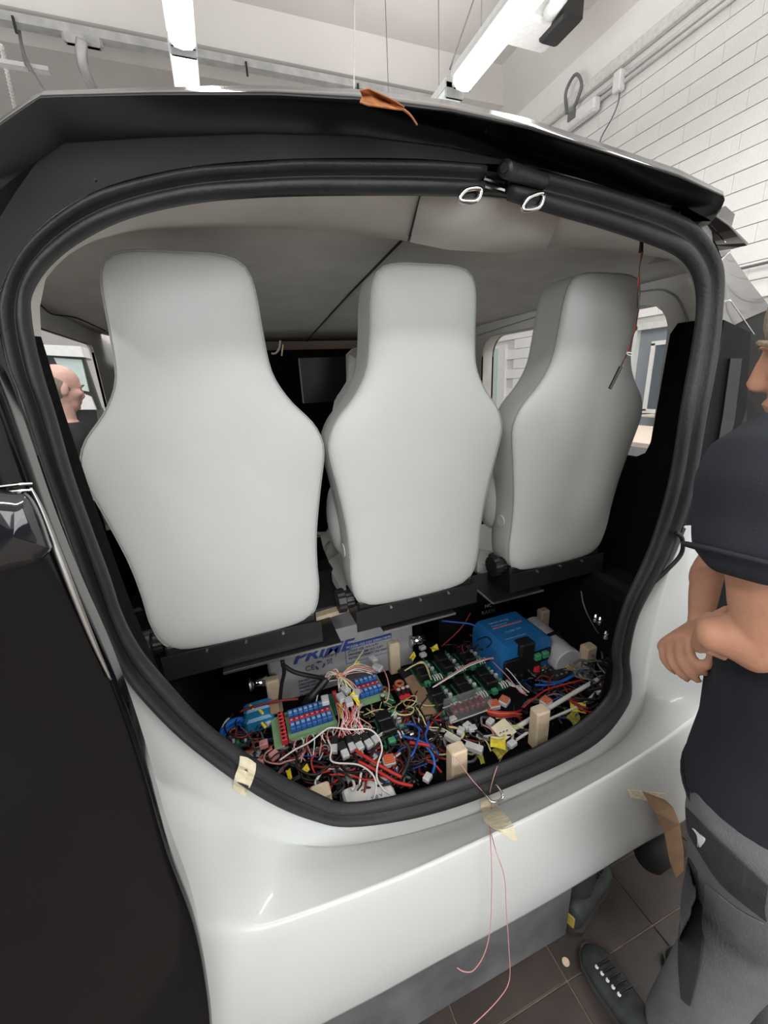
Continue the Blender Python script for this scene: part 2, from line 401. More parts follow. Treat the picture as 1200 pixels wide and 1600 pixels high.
# fluorescent fittings hung in two rows
def fitting(x, y0, y1, z, lit, label):
    t = thing('fluorescent_light', label, 'ceiling light', (x, (y0 + y1) / 2, z), 'fluorescent fittings over the van')
    L_ = y1 - y0
    b = MB(); b.loft([[(x + px, y, z + pz) for px, pz in ((-.085, .05), (-.075, .09), (.075, .09), (.085, .05), (.08, .03), (-.08, .03))] for y in (y0, y1)]); obj('housing', b, 'plastic_w', t)
    prof = [(.072, .03), (.074, -.01), (.05, -.04), (0, -.048), (-.05, -.04), (-.074, -.01), (-.072, .03)]
    b = MB(); b.loft([[(x + px, y, z + pz) for px, pz in prof] for y in (y0 + .02, y1 - .02)]); obj('diffuser', b, 'lamp' if lit else 'lamp_off', t)
    for y in (y0 + .01, y1 - .01): obj('end_cap', MB().box((x, y, z + .02), (.16, .02, .10), ch=.01), 'nylon', t)
    for y in (y0 + .25, y1 - .25):
        obj('hanger', MB().tube([(x, y, z + .08), (x, y, ZC)], .004, 5), 'w_grey', t)
    return t
fitting(.085, 1.9, 3.44, 3.7, True, 'lit fluorescent fitting hanging above the left of the van roof')
fitting(.085, 3.5, 5.04, 3.7, True, 'paler fluorescent fitting butted end to end behind the left lit one')
fitting(1.95, 1.75, 3.31, 3.7, True, 'long lit fluorescent fitting slanting at the top right of the hall')
fitting(1.95, 3.40, 4.94, 3.7, False, 'unlit mint fluorescent fitting end just above the roof edge')
b = MB(); b.tube([(0 + PZ(740, 0, 4.6).x, PZ(740, 0, 4.6).y, 5.2), PZ(740, 0, 4.6), PZ(703, 108, 3.78)], .006, 5)
tag(obj('lamp_wire', b, 'w_grey'), 'thin slanting suspension wire left of the right-hand light', 'wire')
tag(obj('plumb_wire', MB().tube([PY(555, -60, 5.2), PY(553, 150, 5.2)], .008, 5), 'conduit'), 'thin straight wire hanging behind the middle of the roof', 'wire')
tag(obj('plumb_cord', MB().tube([PZ(775, -50, 4.4) , PZ(722, 62, 4.1)], .006, 5), 'w_grey'), 'fine dark cord hanging beside the right-hand light', 'cord') if False else None
# heater / ducting at the top right corner
t = thing('roof_heater', 'white box heater with dark opening at the ceiling by the right wall', 'heater', (3.3, 4.0, 4.9))
obj('housing', MB().box(PZ(845, 10, 4.85) + Vector((0, .1, 0)), (.55, .35, .3), ch=.03), 'plastic_w', t)
obj('grille', MB().box(PZ(877, 22, 4.8), (.22, .35, .26), ch=.02), 'black_p', t)
obj('pipe', MB().tube([PZ(858, 22, 4.72), PZ(880, -10, 4.72)], .06, 10), 'plastic_w', t, smooth=True)

# conduits along the right wall
t = thing('wall_conduit', 'run of pale conduits and a cable channel along the right wall', 'conduit', (4.1, 3.8, 4.5))
obj('channel', MB().box((4.14, 3.2, 4.56), (.06, 4.2, .10), ch=.01), 'conduit', t)
for z in (4.42, 4.37): obj('pipe', MB().tube([(4.14, 1.1, z), (4.14, 4.4, z)], .018, 8), 'plastic_w', t, smooth=True)
obj('pipe', MB().tube([(4.15, 1.1, 4.68), (4.15, 3.2, 4.68), (4.15, 3.25, 4.61)], .01, 8), 'conduit', t, smooth=True)
b = MB(); p = PX(886, 178, 4.1); b.tube(crom([p, p + Vector((-.02, .02, .2)), p + Vector((-.03, -.12, .28)), p + Vector((-.01, -.2, .15)), p + Vector((0, -.1, .0))]), .016, 8); obj('cable_loop', b, 'w_grey', t, smooth=True)
t = thing('socket_box', 'white socket box at the end of the wall channel', 'socket', tuple(PX(905, 180, 4.1)))
obj('body', MB().box(PX(905, 182, 4.1), (.10, .5, .13), ch=.02), 'plastic_w', t); obj('socket', MB().box(PX(893, 180, 4.04), (.02, .10, .08)), 'w_grey', t)
t = thing('switch_box', 'small white junction box with a thin cable hanging on the right wall', 'switch', tuple(PX(967, 128, 4.12)))
obj('body', MB().box(PX(967, 128, 4.12), (.08, .09, .17), ch=.01), 'plastic_w', t)
b = MB(); b.tube(crom([PX(x, y, 4.13) for x, y in ((968, 140), (966, 160), (956, 185), (940, 214), (935, 235))]), .007, 6); obj('cable', b, 'w_grey', t)
b = MB(); b.tube([(4.13, 1.4, 2.42), (4.13, 3.2, 2.42)], .012, 6); 
tag(obj('wall_cable', b, 'w_grey'), 'dark cable run low along the right wall blocks', 'cable')
# grey door, mint framed panel seen through the far window
o = MB().box((XR - .03, 2.97, 1.03), (.06, .82, 2.06)); struct(obj('door_1', o, 'door_g'))
d1 = bpy.data.objects['door_1']
b = MB(); b.box((XR - .07, 3.40, 1.04), (.10, .06, 2.1)); b.box((XR - .07, 2.54, 1.04), (.10, .06, 2.1)); b.box((XR - .07, 2.97, 2.08), (.10, .92, .06)); obj('door_frame', b, 'conduit', d1)
b = MB()
for dy in (-.22, .22): b.box((XR - .08, 2.97 + dy, 1.58), (.03, .04, .66))
for z in (1.25, 1.91): b.box((XR - .08, 2.97, z), (.03, .48, .04))
fr = obj('window_frame', b, 'plastic_w', d1); obj('pane', MB().box((XR - .07, 2.97, 1.58), (.02, .42, .64)), 'pane', d1)
struct(obj('window_1', MB().box((XR - .02, 5.95, 1.5), (.05, .56, 1.25)), 'plastic_w')); w1 = bpy.data.objects['window_1']
obj('pane', MB().box((XR - .05, 6.05, 1.5), (.02, .44, 1.16)), 'pane_mint', w1)

# worktable outside the right side window
t = thing('work_table', 'white worktable with pale wooden top outside the right side window', 'table', (3.2, 2.55, 0))
tx, ty = 3.0, 2.35
obj('table_top', MB().box((tx, ty, 1.18), (.8, 1.5, .04), ch=.005), 'table', t)
for dx in (-.36, .36):
    for dy in (-.7, .7): obj('leg', MB().box((tx + dx, ty + dy, .58), (.05, .05, 1.16)), 'plastic_w', t)
obj('shelf', MB().box((tx, ty, .72), (.76, 1.4, .03)), 'plastic_w', t)
for k, (px, py, c_, s_, lb) in enumerate(((1008, 642, 'wood', (.22, .1, .03), 'flat wooden offcut lying on the worktable'), (1026, 650, 'table', (.25, .16, .02), 'thin tan board lying on the worktable'))):
    p = PZ(px, py, 1.215); tag(obj('offcut', MB().box(p, s_, rz=.5 + k, ch=.003), c_), lb, 'wood')
p = PX(1022, 703, 2.45)
tag(obj('blue_reel', MB().disc((2.75, 1.95, .79), .06, .09, 16), 'w_bblue', smooth=False), 'small blue reel on the shelf of the worktable', 'reel')
b = MB(); b.ball((2.75, 2.15, .80), (.09, .08, .06), 9, 6); tag(obj('crumpled_rag', b, 'masking', smooth=True), 'crumpled cream rag on the worktable shelf beside the blue reel', 'rag')

# ================================================================ THE VAN
van = thing('van', 'black and white van with its tailgate open and no rear trim', 'van', (.45, 1.6, 0))
YS = .702
TOPO = [(757, 256), (650, 248), (500, 247), (400, 251), (300, 260), (200, 281), (130, 308), (68, 350), (22, 405), (0, 455), (-4, 500), (8, 560), (29, 620), (60, 712), (97, 820), (130, 912), (152, 972), (179, 1035), (215, 1088), (300, 1172), (400, 1243), (480, 1281), (545, 1291), (650, 1279), (760, 1244), (870, 1198), (945, 1152), (982, 1100), (987, 1060), (983, 1020), (998, 960), (1040, 880), (1062, 835), (1087, 750), (1107, 640), (1126, 520), (1131, 440), (1122, 392), (1092, 352), (1042, 322), (960, 295), (880, 272), (800, 258)]
TOPI = [(757, 302), (650, 300), (500, 300), (400, 303), (300, 312), (200, 335), (125, 370), (72, 412), (44, 455), (42, 490), (50, 540), (66, 600), (82, 650), (108, 740), (140, 830), (168, 905), (187, 962), (212, 1012), (245, 1055), (325, 1140), (420, 1207), (492, 1245), (545, 1262), (640, 1246), (752, 1210), (852, 1168), (918, 1128), (955, 1090), (964, 1052), (963, 1015), (980, 950), (1012, 880), (1032, 828), (1055, 745), (1072, 640), (1092, 530), (1098, 470), (1092, 430), (1070, 400), (1028, 380), (955, 355), (880, 333), (800, 308)]
so = [PY(x, y, YS) for x, y in TOPO]; si = [PY(x, y, YS) for x, y in TOPI]
SO = crom(so, 5); SI = crom(si, 5)
def sealring(o, i, k=0):
    prof = [(0, .012), (-.02, -.002), (.04, -.018), (.16, -.028), (.28, -.027), (.38, -.019), (.44, -.007), (.5, -.006), (.58, -.016), (.72, -.022), (.88, -.017), (.98, -.006), (1.0, .004), (.5, .008)]
    wob = 1 + .05 * math.sin(k * .7)
    return [o.lerp(i, u) + Vector((0, d * wob * .75 + .012, 0)) for u, d in prof]
n = len(SO)
b = MB(); b.loft([sealring(SO[k], SI[k], k) for k in range(n)])
seal = obj('door_seal', b, 'rubber', van, smooth=True)
# lifted hollow end of the seal by the gap at the top
b = MB(); e0 = PY(802, 268, .70); e1 = PY(790, 262, .675)
b.tube(crom([PY(850, 284, .705), PY(822, 275, .695), PY(800, 268, .685), PY(789, 263, .67)]), .0125, 14); obj('seal_end', b, 'rubber', van, smooth=True)
b = MB(); b.disc(PY(788.5, 262.5, .668), .007, .004, 12, axis=(PY(789, 263, .67) - PY(800, 268, .685))); obj('seal_bore', b, 'black_p', van)
b = MB(); b.box(PY(776, 288, .725), (.052, .01, .03)); obj('gap_plate', b, 'black_p', van)
for dy_ in (282, 294):
    b = MB(); b.box(PY(772, dy_, .700), (.04, .006, .0035), ry=.12); obj('gap_rail', b, 'chrome', van)
random.seed(3)
for px, py in ((149, 281), (298, 260), (476, 256)):
    obj('vent_hole', MB().disc(PY(px, py, .694), .0016, .004, 8, axis='Y'), 'black_p', seal)

# ---- black upper body round the opening
Brow = [(-170, 900), (-120, 700), (-60, 500), (-25, 385), (35, 285), (100, 221), (240, 213), (400, 207), (560, 211), (700, 229), (830, 257), (930, 285), (1000, 318), (1060, 345), (1100, 352)]
def B3(l, Y): return [PY(x, y, Y) for x, y in l]
# header between seal and spoiler (lit face)
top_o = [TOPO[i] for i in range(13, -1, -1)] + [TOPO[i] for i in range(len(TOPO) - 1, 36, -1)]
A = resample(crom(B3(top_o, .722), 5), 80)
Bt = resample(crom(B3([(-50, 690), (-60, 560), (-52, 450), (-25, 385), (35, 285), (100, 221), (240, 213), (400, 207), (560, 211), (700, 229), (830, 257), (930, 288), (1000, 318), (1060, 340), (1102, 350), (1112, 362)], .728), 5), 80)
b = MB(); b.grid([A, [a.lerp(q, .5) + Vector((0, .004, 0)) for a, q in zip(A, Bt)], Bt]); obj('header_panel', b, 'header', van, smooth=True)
# spoiler
Ct = [(-200, 560), (-160, 400), (-80, 275), (0, 196), (62, 153), (240, 149), (430, 149), (560, 157), (700, 175), (830, 203), (960, 244), (1060, 277), (1131, 308)]
Bs = [(-160, 560), (-120, 460), (-60, 350), (25, 275), (100, 221), (240, 213), (400, 207), (560, 211), (700, 229), (830, 257), (930, 285), (1000, 312), (1107, 351)]
Dt = [(-200, 540), (-160, 385), (-80, 262), (0, 184), (62, 142), (240, 136), (400, 133), (560, 139), (700, 156), (830, 186), (960, 230), (1060, 264), (1130, 299)]
Bs3 = resample(B3(Bs, .722), 90); C3 = resample(B3(Ct, .625), 90); D3 = resample(B3(Dt, .66), 90)
def mixr(a, c, t_, dy=0, dz=0): return [p.lerp(q, t_) + Vector((0, dy, dz)) for p, q in zip(a, c)]
rows = [Bs3, mixr(Bs3, C3, .12, -.004), mixr(Bs3, C3, .45, -.010), mixr(Bs3, C3, .85, -.006), mixr(Bs3, C3, .97, -.002), C3, mixr(C3, D3, .3, 0, .001), D3,
        [p + Vector((0, .10, .016)) for p in D3], [p + Vector((0, .14, .0)) for p in D3]]
b = MB(); b.grid(rows); obj('roof_spoiler', b, 'door_gloss', van, smooth=True)
rr = [r[-1] for r in rows[:8]]
b = MB(); b.add(rr + [p + Vector((-.01, .10, -.01)) for p in rr[::-1]], [list(range(16))]); obj('spoiler_end', b, 'gloss', van)
# roof skin
b = MB(); rz = []
for y_, z_ in ((.76, 2.055), (1.3, 2.11), (2.0, 2.10), (2.7, 2.03), (3.3, 1.75), (3.6, 1.3)):
    rz.append([Vector((.45 + u * (.80 + .10 * min(1, (y_ - .76))), y_, z_ - .10 * abs(u) ** 4)) for u in [k / 10 for k in range(-10, 11)]])
b.grid(rz); obj('roof_skin', b, 'gloss', van, smooth=True, thick=.006)
# right quarter: faceted tail of the body side with glass
SIL = [(1118, 345, .78), (1132, 322, .86), (1147, 335, .88), (1143, 350, .9), (1136, 372, .92), (1141, 395, .95), (1172, 440, .98), (1205, 482, 1.0), (1260, 600, 1.02), (1290, 800, 1.0)]
SIN = [(1100, 352, .74), (1108, 366, .73), (1114, 376, .73), (1120, 388, .73), (1125, 402, .73), (1128, 420, .73), (1130, 460, .73), (1127, 520, .73), (1107, 640, .73), (1064, 832, .73)]
a_ = [PY(*q) for q in SIN]; c_ = [PY(*q) for q in SIL]
b = MB(); b.grid([a_[:6], mixr(a_, c_, .5, .03)[:6], c_[:6]]); obj('tail_corner', b, 'door_gloss', van, thick=.004)
qa, qc = resample(a_[5:8], 10), resample(c_[5:8], 10)
b = MB(); b.grid([mixr(qa, qc, k / 8, .012 * math.sin(PI * k / 8)) for k in range(9)]); obj('rear_quarter_glass', b, 'lens_soft', van, smooth=True)
b = MB(); b.grid([a_[7:], mixr(a_, c_, .45, .05)[7:], c_[7:]]); obj('quarter_panel', b, 'matte_black', van, thick=.004)
for q0, q1 in (((1127, 403), (1142, 393)), ((1129, 472), (1142, 468))):
    b = MB(); b.tube([PY(*q0, .735), PY(*q1, .80)], .0018, 6); obj('edge_strip', b, 'chrome', van)
b = MB(); b.tube([PY(1142, 470, .79), PY(1178, 522, .86)], .002, 6); obj('edge_strip', b, 'chrome', van)
b = MB(); b.grid([[PY(1130, 500, .735), PY(1107, 640, .735), PY(1066, 828, .735)], [PY(1172, 520, .74), PY(1165, 640, .74), PY(1100, 835, .74)]]); obj('lamp_recess', b, 'matte_black', van, thick=.004)
b = MB(); b.grid([[PY(1140, 560, .73), PY(1128, 650, .73), PY(1114, 730, .73)], [PY(1158, 560, .722), PY(1146, 660, .722), PY(1124, 740, .722)]]); obj('recess_rib', b, 'rubber', van, thick=.006)
# left: dark pillar between seal and the open door
b = MB(); b.grid([B3([(0, 470), (10, 560), (29, 620), (97, 820), (152, 972), (180, 1037)], .73), B3([(-60, 470), (-55, 560), (-30, 640), (40, 840), (100, 990), (150, 1070)], .73)]); obj('left_jamb', b, 'matte_black', van, thick=.004)
b = MB(); b.tube(crom(B3([(14, 640), (40, 700), (55, 775), (75, 830)], .70)), .0022, 6); obj('jamb_trim', b, 'satin', van)

# ---- white lower body: lofted creases
cols = [((140, 950), (150, 1050), (170, 1300), (250, 1750)), ((179, 1033), (212, 1165), (250, 1400), (330, 1700)),
 ((197, 1062), (242, 1212), (275, 1422), (355, 1682)), ((215, 1084), (275, 1226), (300, 1434), (380, 1665)), ((300, 1170), (345, 1254), (350, 1450), (440, 1635)), ((400, 1240), (415, 1300), (405, 1448), (520, 1592)),
 ((480, 1276), (480, 1322), (500, 1416), (600, 1550)), ((550, 1286), (560, 1321), (620, 1370), (690, 1500)), ((650, 1274), (665, 1300), (710, 1330), (780, 1452)),
 ((760, 1239), (775, 1264), (810, 1283), (860, 1407)), ((870, 1193), (885, 1214), (900, 1238), (930, 1365)), ((943, 1148), (965, 1168), (980, 1192), (1000, 1322)),
 ((980, 1098), (1004, 1112), (1050, 1145), (1065, 1285)), ((985, 1060), (1008, 1050), (1105, 1095), (1130, 1235)), ((981, 1020), (1022, 978), (1116, 1000), (1180, 1180)),
 ((996, 960), (1040, 910), (1118, 905), (1230, 1100)), ((1058, 840), (1072, 826), (1098, 822), (1250, 900))]
YB_ = [.60] * 1
r0 = resample(crom([PY(*c[0], .722) for c in cols], 4), 110)
def crow(k, Ys): 
    return crom([PY(*c[k], Ys[i] if isinstance(Ys, list) else Ys) for i, c in enumerate(cols)], 7)
y1 = [.70] * 17
y2 = [.60, .575] + [.57] * 11 + [.58, .61, .65, .70]
y3 = [.56, .55] + [.545] * 11 + [.56, .60, .66, .72]
R0 = crow(0, .722); R1 = crow(1, y1); R2 = crow(2, y2); R3 = crow(3, y3)
def lerp_rows(a, c, t_, push=0): return [p.lerp(q, t_) + Vector((0, push, 0)) for p, q in zip(a, c)]
RC = Vector((.45, .74, 1.25)); Rm = [p + (RC - p).normalized() * .035 + Vector((0, .012, 0)) for p in R0]
rows = [Rm, R0, lerp_rows(R0, R1, .5, -.004), lerp_rows(R0, R1, .92), R1, lerp_rows(R1, R2, .05, .006), lerp_rows(R1, R2, .15, .014), lerp_rows(R1, R2, .4, .020), lerp_rows(R1, R2, .7, .014), lerp_rows(R1, R2, .9, .004), lerp_rows(R1, R2, .97, .0), R2,
        lerp_rows(R2, R3, .03, -.004), lerp_rows(R2, R3, .10, -.008), lerp_rows(R2, R3, .35, -.016), lerp_rows(R2, R3, .7, -.014), lerp_rows(R2, R3, .96, -.004), R3,
        [p + Vector((0, .008, -.006)) for p in R3], [p + Vector((0, .10, -.004)) for p in R3], [p + Vector((0, .25, .05)) for p in R3]]
b = MB(); b.grid(rows); bump = obj('rear_bumper', b, 'paint_w', van, smooth=True)
# small recess beside the left lamp
# body sides with window openings
def rrect(y0, y1, z0, z1, r, n=6):
    out = []
    for cy, cz, a0 in ((y1 - r, z1 - r, 0), (y0 + r, z1 - r, 90), (y0 + r, z0 + r, 180), (y1 - r, z0 + r, 270)):
        for k in range(n + 1):
            a = math.radians(a0 + 90 * k / n); out.append((cy + r * math.cos(a), cz + r * math.sin(a)))
    return out
def holepanel(x, o, h, no=28):
    oo = rrect(*o, .004); hh = rrect(*h)
    return MB().loft([[Vector((x, y, z)) for y, z in oo], [Vector((x, y, z)) for y, z in hh]], True, False)
WR = (1.04, 2.12, 1.34, 1.885, .10); WL = (1.10, 2.20, 1.30, 1.885, .03)
obj('side_lining', holepanel(1.40, (.93, 3.1, .4, 2.0), WR), 'suede', van, thick=.01)
obj('side_skin', holepanel(1.47, (.93, 3.4, .35, 1.95), WR), 'gloss', van, thick=.01)
obj('side_lining', holepanel(-.50, (.93, 3.1, .4, 2.0), WL), 'suede', van, thick=.01)
obj('side_skin', holepanel(-.57, (.93, 3.4, .35, 1.95), (1.05, 2.75, 1.22, 1.92, .03)), 'gloss', van, thick=.01)
for xa, xb, W_ in ((1.395, 1.475, WR), (-.494, -.512, WL)):
    obj('window_reveal', MB().loft([[Vector((x, y, z)) for y, z in rrect(*W_)] for x in (xa, xb)], True, False), 'suede', van)
    obj('side_window_glass', MB().box(((xb), (W_[0] + W_[1]) / 2, (W_[2] + W_[3]) / 2), (.004, W_[1] - W_[0], W_[3] - W_[2])), 'glass', van)
# black lower trims
def slab(x, pts, m='carpet', name='lower_trim'):
    b = MB(); b.loft([[Vector((x + d, y, z)) for y, z in pts] for d in (-.006, .006)]); return obj(name, b, m, van)
slab(1.388, [(.93, .45), (2.9, .45), (2.9, 1.37), (1.08, 1.37), (1.045, 1.39), (1.03, 1.43), (1.02, 1.78), (1.0, 1.81), (.93, 1.81)])
slab(-.488, [(.94, .45), (2.9, .45), (2.9, 1.62), (2.24, 1.62), (2.21, 1.32), (1.0, 1.32), (1.0, 1.78), (.94, 1.78)])
b = MB(); b.tube(crom([Vector((1.392, y, z)) for y, z in ((2.16, 1.90), (1.6, 1.93), (1.16, 1.93), (1.04, 1.90), (.985, 1.83), (.98, 1.81))]), .003, 6); obj('window_piping', b, 'piping', van)
# pillar trims seen just inside the seal
b = MB(); L0 = [PY(x, y, .775) for x, y in ((36, 440), (40, 500), (46, 524))]; L1 = [PY(x, y, .80) for x, y in ((70, 430), (60, 480), (62, 524))]
b.grid([L0, L1]); obj('pillar_cover', b, 'suede', van, thick=.004)
b = MB(); b.grid([[PY(x, y, .765) for x, y in ((38, 524), (70, 640), (110, 760), (180, 940), (225, 1030))], [PY(x, y, .80) for x, y in ((62, 526), (97, 640), (140, 770), (207, 955), (252, 1060))]]); obj('pillar_cover', b, 'carpet', van, thick=.004)
# headliner: rear band then the arched lining
H0 = [(38, 480), (60, 425), (110, 378), (200, 333), (300, 311), (400, 302), (500, 299), (600, 299), (700, 301), (800, 308), (880, 332), (955, 354), (1028, 379), (1070, 399), (1092, 430), (1099, 480)]
H1 = [(52, 500), (62, 450), (120, 388), (200, 364), (300, 356), (400, 356), (500, 361), (600, 372), (700, 385), (790, 390), (860, 390), (930, 392), (1000, 398), (1060, 410), (1090, 440), (1099, 500)]
h0 = resample(crom(B3(H0, .755), 4), 64)
h1 = resample(crom([PY(x, y, .98 if 150 < x < 1080 else (.84 if x < 150 else .94)) for x, y in H1], 4), 64)
b = MB(); b.grid([[p + Vector((0, -.01, .01)) for p in h0], h0, mixr(h0, h1, .3, 0, -.004), mixr(h0, h1, .7, 0, -.004), h1, [p + Vector((0, .02, .012)) for p in h1]]); obj('headliner_band', b, 'suede', van, smooth=True)
def hz(x, y_):
    u = (x - .45) / .95; zc = 2.012 - .062 * max(0, (y_ - 1.0)) - .02 * max(0, y_ - 1.6)
    return zc - (zc - 1.955) * abs(u) ** 6
b = MB(); b.grid([[Vector((.45 + .955 * u / 20, y_, hz(.45 + .955 * u / 20, y_))) for u in range(-20, 21)] for y_ in (.965, 1.05, 1.2, 1.5, 1.8, 2.1, 2.4)])
hl = obj('headliner', b, 'suede', van, smooth=True, thick=.006)
b = MB(); b.tube([Vector((.462, y_, hz(.46, y_) - .002)) for y_ in (.99, 1.2, 1.5, 1.8, 2.1, 2.4)], .0045, 6); obj('centre_seam', b, 'suede_line', van)
b = MB(); b.tube(crom([PZ(x, y, z) for x, y, z in ((52, 462, 1.905), (80, 490, 1.90), (120, 497, 1.915), (165, 517, 1.92))]), .0022, 6); obj('seam', b, 'suede_line', van)
# middle latch cover panel of the band + its seams
b = MB(); P0 = [PY(x, y, .748) for x, y in ((657, 303), (720, 304), (790, 310), (878, 332))]; P1 = [PY(x, y, .93) for x, y in ((640, 374), (700, 387), (780, 392), (850, 391))]
b.grid([P0, mixr(P0, P1, .5, 0, -.006), mixr(P0, P1, .93, 0, -.008), [p + Vector((0, .01, .012)) for p in P1]]); obj('latch_cover', b, 'suede', van, smooth=True, thick=.004)
b = MB(); b.tube([PY(657, 303, .745), PY(638, 376, .93)], .0016, 6); obj('cover_seam', b, 'suede_line', van)
# strikers
def striker(px, py, Y, s_, ang):
    o = PY(px, py, Y); k = s_
    loop = [Vector((-.62, 0, -.30)), Vector((-.25, 0, .18)), Vector((.68, 0, .30)), Vector((.40, 0, -.26))]
    R = Matrix.Rotation(ang, 3, 'Y')
    return MB().tube(crom([o + R @ (v * k) for v in loop], 6, True), .0042, 8, closed=True)
o = striker(734, 304, .695, .030, 0); obj('striker', o, 'chrome', van, smooth=True); obj('striker_hole', MB().box(PY(733, 306, .705), (.026, .006, .016), ry=-.3), 'black_p', van)
o = striker(832, 315, .695, .034, -.15); obj('striker', o, 'chrome', van, smooth=True); obj('striker_hole', MB().box(PY(831, 318, .705), (.028, .006, .018), ry=-.3), 'black_p', van)
# lower striker in the white sill
p = PY(770, 1240, .675)
b = MB(); b.tube(crom([p + Vector(v) for v in ((-.022, .02, .0), (-.020, -.012, .004), (-.012, -.022, .002), (.012, -.022, .0), (.020, -.012, .006), (.020, .02, .006))], 4), .0038, 8); obj('sill_striker', b, 'chrome', van, smooth=True)
# bay: deck, apron down from the sill, walls
obj('bay_deck', MB().box((.45, 1.18, .545), (1.86, .86, .02)), 'carpet', van)
lo = [TOPI[i] for i in range(14, 33)]
a0 = resample(crom([PY(x, y, .74) for x, y in lo], 4), 60)
b = MB(); b.grid([a0, [Vector((min(1.38, max(-.49, p.x + (-.03 if p.x < 0 else .0))), .76, max(.5, p.z - .06))) for p in a0], [Vector((min(1.38, max(-.49, p.x * 1.02)), .79, .55)) for p in a0]]); obj('sill_apron', b, 'carpet', van, thick=.004)
obj('cabin_floor', MB().box((.45, 2.2, .5), (1.9, 1.6, .02)), 'carpet', van)
obj('front_bulkhead', MB().box((.45, 2.62, 1.15), (1.9, .03, 1.46), ch=.005), 'carpet', van)
obj('wheel_box', MB().box((1.29, 1.12, .74), (.20, .62, .38), ch=.03), 'carpet', van)
obj('wheel_box', MB().box((-.36, 1.12, .74), (.26, .75, .38), ch=.03), 'carpet', van)
obj('cross_beam', MB().box((.45, 1.52, .90), (1.8, .12, .16), ch=.01), 'satin', van)
obj('front_screen', MB().box((.52, 2.30, 1.70), (.26, .03, .24), ch=.006), 'satin', van)
obj('underbody', MB().box((.45, 2.3, .40), (1.9, 2.9, .12)), 'tyre', van)
for x in (-.42, 1.32):
    b = MB(); b.tube([(x - .1, 1.25, .32), (x - .09, 1.25, .32), (x + .09, 1.25, .32), (x + .1, 1.25, .32)], [.29, .32, .32, .29], 32); obj('wheel', b, 'tyre', van, smooth=True)
# silencer end under the bumper
b = MB(); b.tube([PZ(1050, 1315, .22), PZ(1012, 1338, .22), PZ(1006, 1342, .22)], [.045, .048, .035], 16); obj('silencer', b, 'tyre', van, smooth=True)
# hanging small clip of wire at the screen
b = MB(); b.tube(crom([PY(438, 532, 2.3), PY(436, 545, 2.3), PY(430, 552, 2.3), PY(424, 552, 2.3)]), .005, 6); obj('loose_lead', b, 'w_white', van)
b = MB(); b.tube([PY(442, 538, 2.3), PY(440, 556, 2.3)], .005, 6); obj('loose_lead', b, 'brass', van)
# cable on the right body
b = MB(); b.tube(crom([PY(1056, 832, .69), PY(1066, 842, .68), PY(1064, 866, .68), PY(1040, 893, .69), PY(1016, 915, .70)]), .0055, 8); obj('loom_cable', b, 'w_black', van, smooth=True)

# ---- rear door, swung open on the left
t = thing('rear_door', 'glossy black rear door swung open at the left edge', 'door', (-.3, .4, .1))
edge = [(-40, 520), (0, 600), (40, 712), (75, 812), (118, 920), (178, 1058), (228, 1200), (265, 1330), (305, 1440), (324, 1530), (332, 1620), (330, 1760)]
E0 = crom([PY(x, y, .47) for x, y in edge], 5)
def off(dx, dy):
    k_ = min(1, abs(dx) / .08); out = []
    for p in E0:
        z = p.z; low = 1 / (1 + math.exp(-(.14 - z + .25 * dx) / .006)); rec = math.exp(-((z - 1.37) / .10) ** 2)
        out.append(p + Vector((dx, dy - k_ * (.018 * low + .016 * math.sin(z * 4.2 + dx * 5) - .012 * rec), 0)))
    return out
b = MB(); b.grid([off(-.01, .05), off(-.002, .012), E0, off(-.008, -.010), off(-.030, -.018), off(-.075, -.030), off(-.11, -.040), off(-.16, -.06), off(-.21, -.083), off(-.26, -.11), off(-.31, -.146), off(-.36, -.19)]); obj('outer_panel', b, 'door_gloss', t, smooth=True)
strip = crom([PY(x, y, .462) for x, y in ((48, 762), (66, 800), (92, 868), (122, 945), (150, 1012), (173, 1062))], 6)
b = MB(); b.tube(strip, [.0012 + .0022 * math.sin(PI * k / (len(strip) - 1)) for k in range(len(strip))], 8); obj('edge_strip', b, 'steel', t, smooth=True)
for dy_ in (0, 10):
    b = MB(); b.tube([PY(-30, 764 + dy_, .452), PY(30, 757 + dy_, .456), PY(50, 756 + dy_, .462)], .0013, 6); obj('chrome_line', b, 'chrome', t)
lens = crom([PY(x, y, .445) for x, y in ((-40, 775), (20, 768), (44, 772), (62, 800), (78, 845), (80, 858), (60, 876), (0, 892), (-40, 898))], 4, True)
b = MB(); cc = sum(lens, Vector()) / len(lens)
b.loft([lens, [p.lerp(cc, .06) + Vector((0, -.006, 0)) for p in lens], [p.lerp(cc, .5) + Vector((0, -.010, 0)) for p in lens], [p.lerp(cc, .97) + Vector((0, -.012, 0)) for p in lens]]); tl = obj('tail_lamp', b, 'lens', t, smooth=True)

